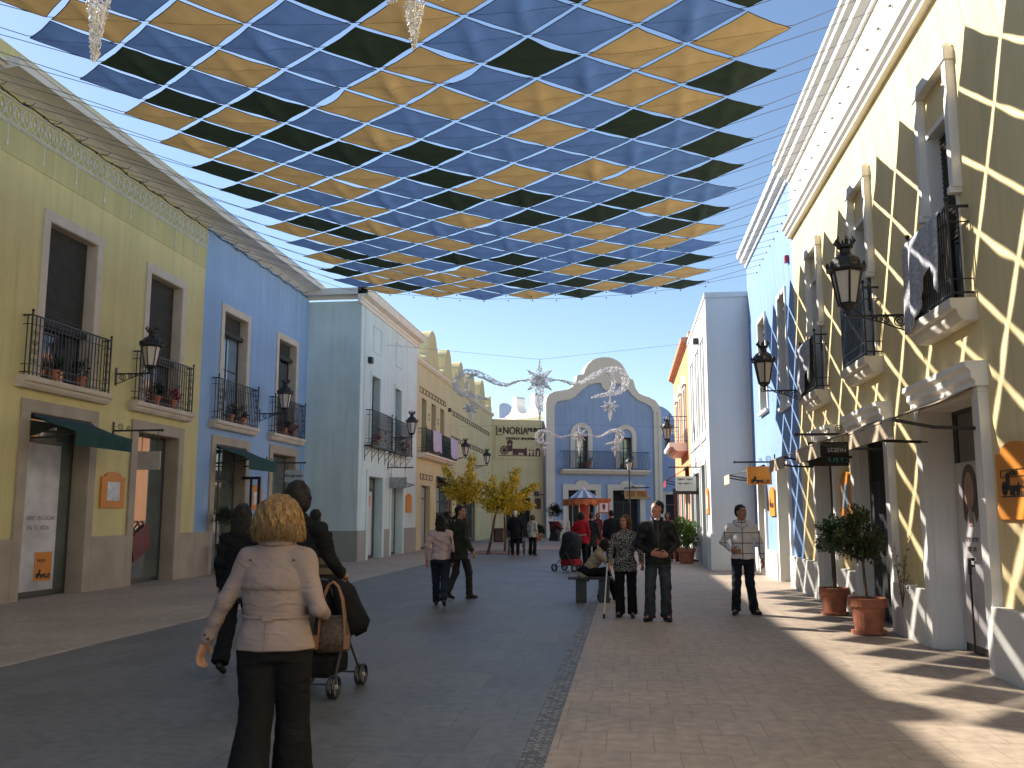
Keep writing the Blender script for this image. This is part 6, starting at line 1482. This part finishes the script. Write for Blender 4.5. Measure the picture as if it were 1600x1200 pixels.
# --- man ahead of her pushing the pushchair
Y = 7.35; px = X_at(464,Y)
person('man with dark collar length hair and black jacket, ahead of the blonde woman', (px,Y,0), R(-4), 1.86, C_blk, C_char, 'tan', 'black', 'bob', False, R_={'el': (.28,.05,1.13),'wr': (.24,.33,1.03),'dir': (0,1,-.1),'thumb': (-.6,.2,.6),'curl': 1.}, L_={'el': (-.28,.05,1.13),'wr': (-.20,.33,1.03),'dir': (0,1,-.1),'thumb': (.6,.2,.6),'curl': 1.}, legs=WALK_L, hem=.78, res=.013)
def pushchair(label, loc, rz, cloth_m, accent, hat=False):
    t = thing('pushchair', label, 'pushchair', loc, rz); fr = MB()
    for sg in (-1,1):
        fr.tube([(sg*.22,-.42,1.02),(sg*.22,-.30,.90),(sg*.24,.0,.55),(sg*.25,.38,.12)],.012,6); fr.tube([(sg*.24,.0,.55),(sg*.26,-.30,.12)],.012,6)
    fr.tube([(-.22,-.42,1.02),(.22,-.42,1.02)],.016,6); fr.tube([(-.25,-.30,.12),(.25,-.30,.12)],.010,6); fr.tube([(-.25,.38,.12),(.25,.38,.12)],.010,6); fr.build('frame', M_metal, t)
    b = MB(); b.smooth = True; vs = []; n = 14
    for z,y0,w2,d2 in ((.28,.05,.17,.16),(.40,.05,.23,.26),(.55,.02,.25,.30),(.72,-.04,.25,.28),(.88,-.05,.25,.26),(1.0,-.03,.23,.24),(1.08,.0,.16,.17),(1.11,.0,.05,.06)):
        for k in range(n): a = 2*math.pi*k/n; c_,s_ = math.cos(a),math.sin(a); vs.append((w2*abs(c_)**.7*(1 if c_ > 0 else -1), y0+d2*abs(s_)**.7*(1 if s_ > 0 else -1), z+.015*math.sin(3*a+z*9)))
    b.add(vs, [(i*n+j,i*n+(j+1)%n,(i+1)*n+(j+1)%n,(i+1)*n+j) for i in range(7) for j in range(n)]+[tuple(range(n))[::-1],tuple(7*n+j for j in range(n))]); b.build('seat_and_hood', cloth_m, t)
    bk = MB(); bk.bbox((-.20,-.28,.16),(.20,.22,.34),.04); bk.build('basket', accent, t)
    for sg in (-1,1):
        for yy in (-.30,.38):
            w = MB()
            for xo in (-.022,.022):
                w.tube([(sg*.26+xo,yy+.085*math.cos(a),.10+.085*math.sin(a)) for a in [2*math.pi*k/16 for k in range(16)]],.016,6,True)
            wo = w.build('wheel', M_iron, t); h = MB(); h.tube([(sg*.26-.035,yy,.10),(sg*.26+.035,yy,.10)],.018,8)
            for k in range(5): a = k*1.2566; h.bar((sg*.26,yy,.10),(sg*.26,yy+.075*math.cos(a),.10+.075*math.sin(a)),.014)
            h.build('hub', mat('pale_plastic', (.45,.45,.45), .4), wo)
    return t
p = onZ(512,1093); Yp_ = p.y+.35
pc = pushchair('black pushchair in front of the man with collar length hair', (X_at(527,Yp_)-.13,Yp_,0), R(-4), C_blk, C_blk)
mb = MB(); mb.smooth = True; vs = []; n = 14  # dark coat hung over the pushchair's right side
for z,x0,w2,d2 in ((.52,.36,.02,.05),(.56,.37,.10,.16),(.66,.36,.13,.20),(.80,.30,.12,.20),(.93,.25,.09,.18),(1.0,.22,.03,.10)):
    for k in range(n): a = 2*math.pi*k/n; vs.append((x0+w2*math.cos(a)+.012*math.sin(3*a+z*20), -.12+d2*math.sin(a), z+.02*math.sin(2*a+z*5)))
mb.add(vs, [(i*n+j,i*n+(j+1)%n,(i+1)*n+(j+1)%n,(i+1)*n+j) for i in range(5) for j in range(n)]+[tuple(range(n))[::-1],tuple(5*n+j for j in range(n))]); mb.build('draped_coat', C_blk, pc)
hx = X_at(527,Yp_)-.11
t = thing('sun_hat', 'olive brown hat resting on top of the black pushchair', 'hat', (hx,Yp_-.02,1.09)); mb = MB(); mb.smooth = True
mb.lathe([(.0,.17),(.05,.165),(.10,.14),(.125,.08),(.135,.02),(.16,.0),(.20,-.03),(.205,-.04),(.15,-.01),(.10,0)],18); mb.build('crown', mat('olive_felt', (.09,.07,.04), .95, .2, 8), t)
mb = MB(); mb.lathe([(.132,.015),(.139,.02),(.136,.05),(.128,.05)],18); mb.build('band', mat('dark_band', (.02,.015,.012), .8), t)
# --- woman at the left, dark clothes
Y = 9.3; px = X_at(379,Y)
t,J,s,T = person('dark haired woman in black at the left, half hidden by the blonde woman', (px,Y,0), R(6), 1.70, C_blk, C_blk, 'tan', 'black', 'long', True, legs=WALK_R, hem=.72, flare=1.5, bulk=1.12, res=.015)
Y = 12.4; px = X_at(493,Y)
person('dark figure beyond the man with collar length hair', (px,Y,0), 0., 1.66, C_blk, C_char, 'tan', 'black', 'short', False, legs=WALK_R, res=.018)
# --- couple walking away
Y = 16.4; px = X_at(689,Y)
t,J,s,T = person('woman in pale pink top and dark jeans walking away', (px,Y,0), R(8), 1.60, C_pink, C_navy, 'rosy', 'black', 'long', True, L_={'el': (-.26,-.05,1.14),'wr': (-.27,.03,.87),'curl': .7}, sleeve=.62, legs=WALK_L, hem=.88, bulk=1.14, flare=1.1)
mb = MB(); mb.tube([(.155,-.03,1.45),(.19,-.09,1.30),(.215,-.09,1.15),(.225,-.05,1.02)],.010,5); mb.bbox((.20,-.13,.82),(.28,.08,1.03),.03); part(t,s,mb,'shoulder_bag',C_blk)
Y = 17.75; px = X_at(719,Y)
person('man in dark jacket beside the woman in pink, looking right', (px,Y,0), R(-38), 1.76, C_olive, C_char, 'tan', 'black', 'short', False, head_yaw=R(-62), R_={'el': (.27,-.10,1.13),'wr': (.33,.02,.90),'curl': .9}, legs={'R': {'knee': (.10,.14,.50),'ank': (.10,.16,.09),'toe': (.12,.32,.04)}, 'L': {'knee': (-.09,-.02,.50),'ank': (-.09,-.22,.14),'toe': (-.1,-.07,.035)}}, hem=.74)
# --- elderly couple far off
Y = 37.0; px = X_at(805,Y)
person('white haired man in black coat pushing a wheelchair', (px,Y,0), R(2), 1.76, C_blk, C_blk, 'fair', 'white', 'short', False, hem=.62, bulk=1.15, res=.022, R_={'el': (.27,.05,1.13),'wr': (.24,.30,.98),'dir': (0,1,0),'curl': 1.}, L_={'el': (-.27,.05,1.13),'wr': (-.24,.30,.98),'dir': (0,1,0),'curl': 1.})
t = thing('wheelchair', 'black wheelchair pushed by the white haired man', 'wheelchair', (px,Y+.55,0)); mb = MB()
for sg in (-1,1): mb.tube([(sg*.24,-.28,.96),(sg*.24,-.18,.9),(sg*.24,-.1,.5),(sg*.24,.30,.48),(sg*.24,.38,.12)],.014,6); mb.tube([(sg*.24,-.1,.5),(sg*.24,-.1,.3)],.014,6)
mb.build('frame', M_metal, t); mb = MB(); mb.bbox((-.22,-.1,.46),(.22,.32,.52),.02); mb.bbox((-.22,-.14,.5),(.22,-.09,.92),.02); mb.build('seat', C_blk, t)
for sg in (-1,1): mb = MB(); mb.tube([(sg*.30,-.05+.30*math.cos(a),.31+.30*math.sin(a)) for a in [2*math.pi*k/20 for k in range(20)]],.018,5,True); [mb.bar((sg*.30,-.05,.31),(sg*.30,-.05+.3*math.cos(k*.785),.31+.3*math.sin(k*.785)),.008) for k in range(8)]; mb.build('wheel', M_iron, t)
for sg in (-1,1): mb = MB(); mb.tube([(sg*.24,.38+.085*math.cos(a),.09+.085*math.sin(a)) for a in [2*math.pi*k/12 for k in range(12)]],.014,5,True); mb.build('caster', M_iron, t)
Y = 37.1; px = X_at(832,Y)
person('woman in patterned cream jacket and black trousers beside the wheelchair', (px,Y,0), R(-25), 1.60, pattern('blotched_cream','blotch'), C_blk, 'fair', 'auburn', 'bob', True, hem=.78, flare=1.5, res=.022, head_yaw=R(30), bulk=1.08)
# --- person in red with pram, figures near the carousel
Y = 27.6; px = X_at(908,Y)
person('dark haired woman in red jacket behind the crouched woman', (px,Y,0), R(5), 1.68, C_red, C_blk, 'tan', 'black', 'bob', True, hem=.80, bulk=1.2, res=.018, L_={'el': (-.27,.08,1.14),'wr': (-.30,.30,1.0),'dir': (0,1,-.2),'curl': 1.})
p = onZ(886,893); pushchair('dark pushchair with red basket at the left of the woman in red', (X_at(890,p.y),p.y+.2,0), R(60), C_char, cloth('red_basket', (.30,.02,.03)))
Y = 29.; px = X_at(924,Y)
person('person in charcoal coat right of the woman in red', (px,Y,0), R(-12), 1.66, C_char, C_blk, 'fair', 'brown', 'short', False, hem=.66, res=.02)
Y = 30; px = X_at(955,Y)
person('person in long black coat behind the woman with the cane', (px,Y,0), R(20), 1.74, C_blk, C_blk, 'tan', 'black', 'short', False, hem=.55, bulk=1.15, res=.02)
Y = 44; px = X_at(934,Y)
person('person in maroon coat standing by the carousel', (px,Y,0), R(170), 1.68, C_mar, C_char, 'tan', 'brown', 'bob', True, hem=.60, res=.024)
Y = 33; px = X_at(1043,Y)
person('person in red jacket behind the man in black leather', (px,Y,0), R(175), 1.68, C_red, C_char, 'tan', 'brown', 'bob', True, hem=.78, res=.022)
# --- seated woman
Y = 17.6; px = X_at(914,Y)
person('crouched woman in beige jacket sitting on the dark bench', (px,Y,0), R(-83), 1.62, C_beige, C_blk, 'rosy', 'black', 'bob', True, seat=(0,0,.56), lean=R(36), head_pitch=R(-4), bulk=1.08,
    legs={'R': {'knee': (.10,.40,.60),'ank': (.09,.30,.11),'toe': (.10,.46,.05)}, 'L': {'knee': (-.11,.43,.58),'ank': (-.10,.62,.10),'toe': (-.11,.78,.05)}},
    R_={'el': (.20,.40,.78),'wr': (.14,.62,.74),'dir': (-.1,1,-.1),'thumb': (-.4,.1,1),'curl': .7}, L_={'el': (-.22,.44,.80),'wr': (-.18,.68,.78),'dir': (.1,1,.0),'thumb': (.4,.1,1),'curl': .7}, hem=.80, flare=1.3)
# --- woman with cane
Y = 15.0; px = X_at(976,Y)
t,J,s,T = person('auburn haired woman in leopard print top leaning on a pale cane', (px,Y,0), R(172), 1.59, pattern('leopard','leopard'), C_blk, 'rosy', 'auburn', 'bob', True, head_yaw=R(-20), bulk=1.12,
    R_={'el': (.25,.02,1.13),'wr': (.27,.17,.92),'dir': (0,.5,-.7),'thumb': (-.7,.5,0),'curl': 1.1}, L_={'el': (-.26,.0,1.13),'wr': (-.30,.14,.93),'dir': (-.2,.5,-.5),'curl': .6}, hem=.78, flare=1.45)
cw = Matrix.Rotation(R(172),4,'Z') @ Vector((J['wrR'][0]*s+.01,J['wrR'][1]*s+.05,0)); cx,cy = px+cw.x,Y+cw.y
t = thing('walking_cane', 'pale walking cane held by the woman in leopard print', 'cane', (cx,cy,0)); mb = MB(); mb.tube([(-.06,-.06,.03),(0,0,.84)],.012,7); mb.build('shaft', mat('white_aluminium', (.62,.62,.62), .4), t)
mb = MB(); mb.tube([(0,-.06,.86),(0,.0,.87),(0,.05,.86)],.016,7); mb.build('handle', M_iron, t); mb = MB(); mb.tube([(-.062,-.062,.0),(-.058,-.058,.07)],.019,8); mb.build('rubber_foot', M_iron, t)
# --- man in black leather
C_jean = mat('cloth_faded_jeans', (.022,.028,.038), .9, .55, 5, .25, 140, dirt=(.06,.075,.09)); C_leather = mat('cloth_black_leather', (.008,.008,.0085), .5, .3, 6, .2, 60, spec=.3)
Y = 14.5; px = X_at(1026,Y)
t,J,s,T = person('man in black leather jacket and faded jeans, hands joined in front', (px,Y,0), R(184), 1.80, C_leather, C_jean, 'rosy', 'black', 'short', False, head_yaw=R(-52), bulk=1.1,
    R_={'el': (.29,-.02,1.12),'wr': (.10,.19,.985),'dir': (-.9,.35,-.1),'thumb': (.1,.2,1),'curl': .8}, L_={'el': (-.29,-.02,1.12),'wr': (-.12,.20,.965),'dir': (.9,.3,-.05),'thumb': (-.1,.2,1),'curl': .8},
    legs={'R': {'knee': (.115,.03,.50),'ank': (.13,-.01,.09),'toe': (.21,.14,.035)}, 'L': {'knee': (-.11,.03,.50),'ank': (-.11,-.01,.09),'toe': (-.15,.16,.035)}}, hem=.82, flare=1.4)
mb = MB(); mb.smooth = True
for sg in (-1,1): mb.tube([(sg*.075,-.03,1.50),(sg*.08,.04,1.49),(sg*.055,.10,1.42),(sg*.03,.135,1.32)],[.018,.020,.018,.008],6)
part(t,s,mb,'collar',C_leather); mb = MB(); mb.tube([(0,.128,1.40),(0,.148,1.2),(0,.138,1.0),(0,.132,.84)],.006,5); part(t,s,mb,'zip',M_metal)
mb = MB(); mb.smooth = True; mb.ball((0,.055,1.475),.05,10,6,(1,.8,.35)); part(t,s,mb,'shirt_collar',cloth('white', (.62,.6,.58)))
# --- man in white hoodie
Y = 15.6; px = X_at(1158,Y)
t,J,s,T = person('man in white hoodie with dark grid lines and dark jeans', (px,Y,0), R(176), 1.75, pattern('grid','grid'), cloth('dark_jeans', (.016,.019,.026)), 'tan', 'black', 'short', False, head_yaw=R(42), bulk=1.02,
    R_={'el': (.30,-.06,1.14),'wr': (.16,.14,1.02),'dir': (-.8,.6,-.15),'thumb': (.1,.3,1),'curl': 1.}, L_={'el': (-.28,-.05,1.13),'wr': (-.31,.05,.88),'curl': .55},
    legs={'R': {'knee': (.11,.05,.50),'ank': (.13,.02,.09),'toe': (.17,.18,.035)}, 'L': {'knee': (-.10,.04,.50),'ank': (-.16,-.06,.09),'toe': (-.24,.08,.035)}}, hem=.88, sleeve=.97, flare=1.25)
mb = MB(); mb.smooth = True; mb.tube([(.09,.05,1.44),(.105,-.04,1.475),(.06,-.10,1.47),(0,-.12,1.455),(-.06,-.10,1.47),(-.105,-.04,1.475),(-.09,.05,1.44),(0,.10,1.40)],[.028,.034,.04,.045,.04,.034,.028,.022],8,True); part(t,s,mb,'hood',cloth('hoodie_white', (.60,.56,.55)))
mb = MB(); 
for sg in (-1,1): mb.tube([(sg*.03,.118,1.40),(sg*.032,.138,1.30),(sg*.03,.146,1.24)],.005,5)
part(t,s,mb,'drawstring',cloth('white', (.62,.6,.58)))
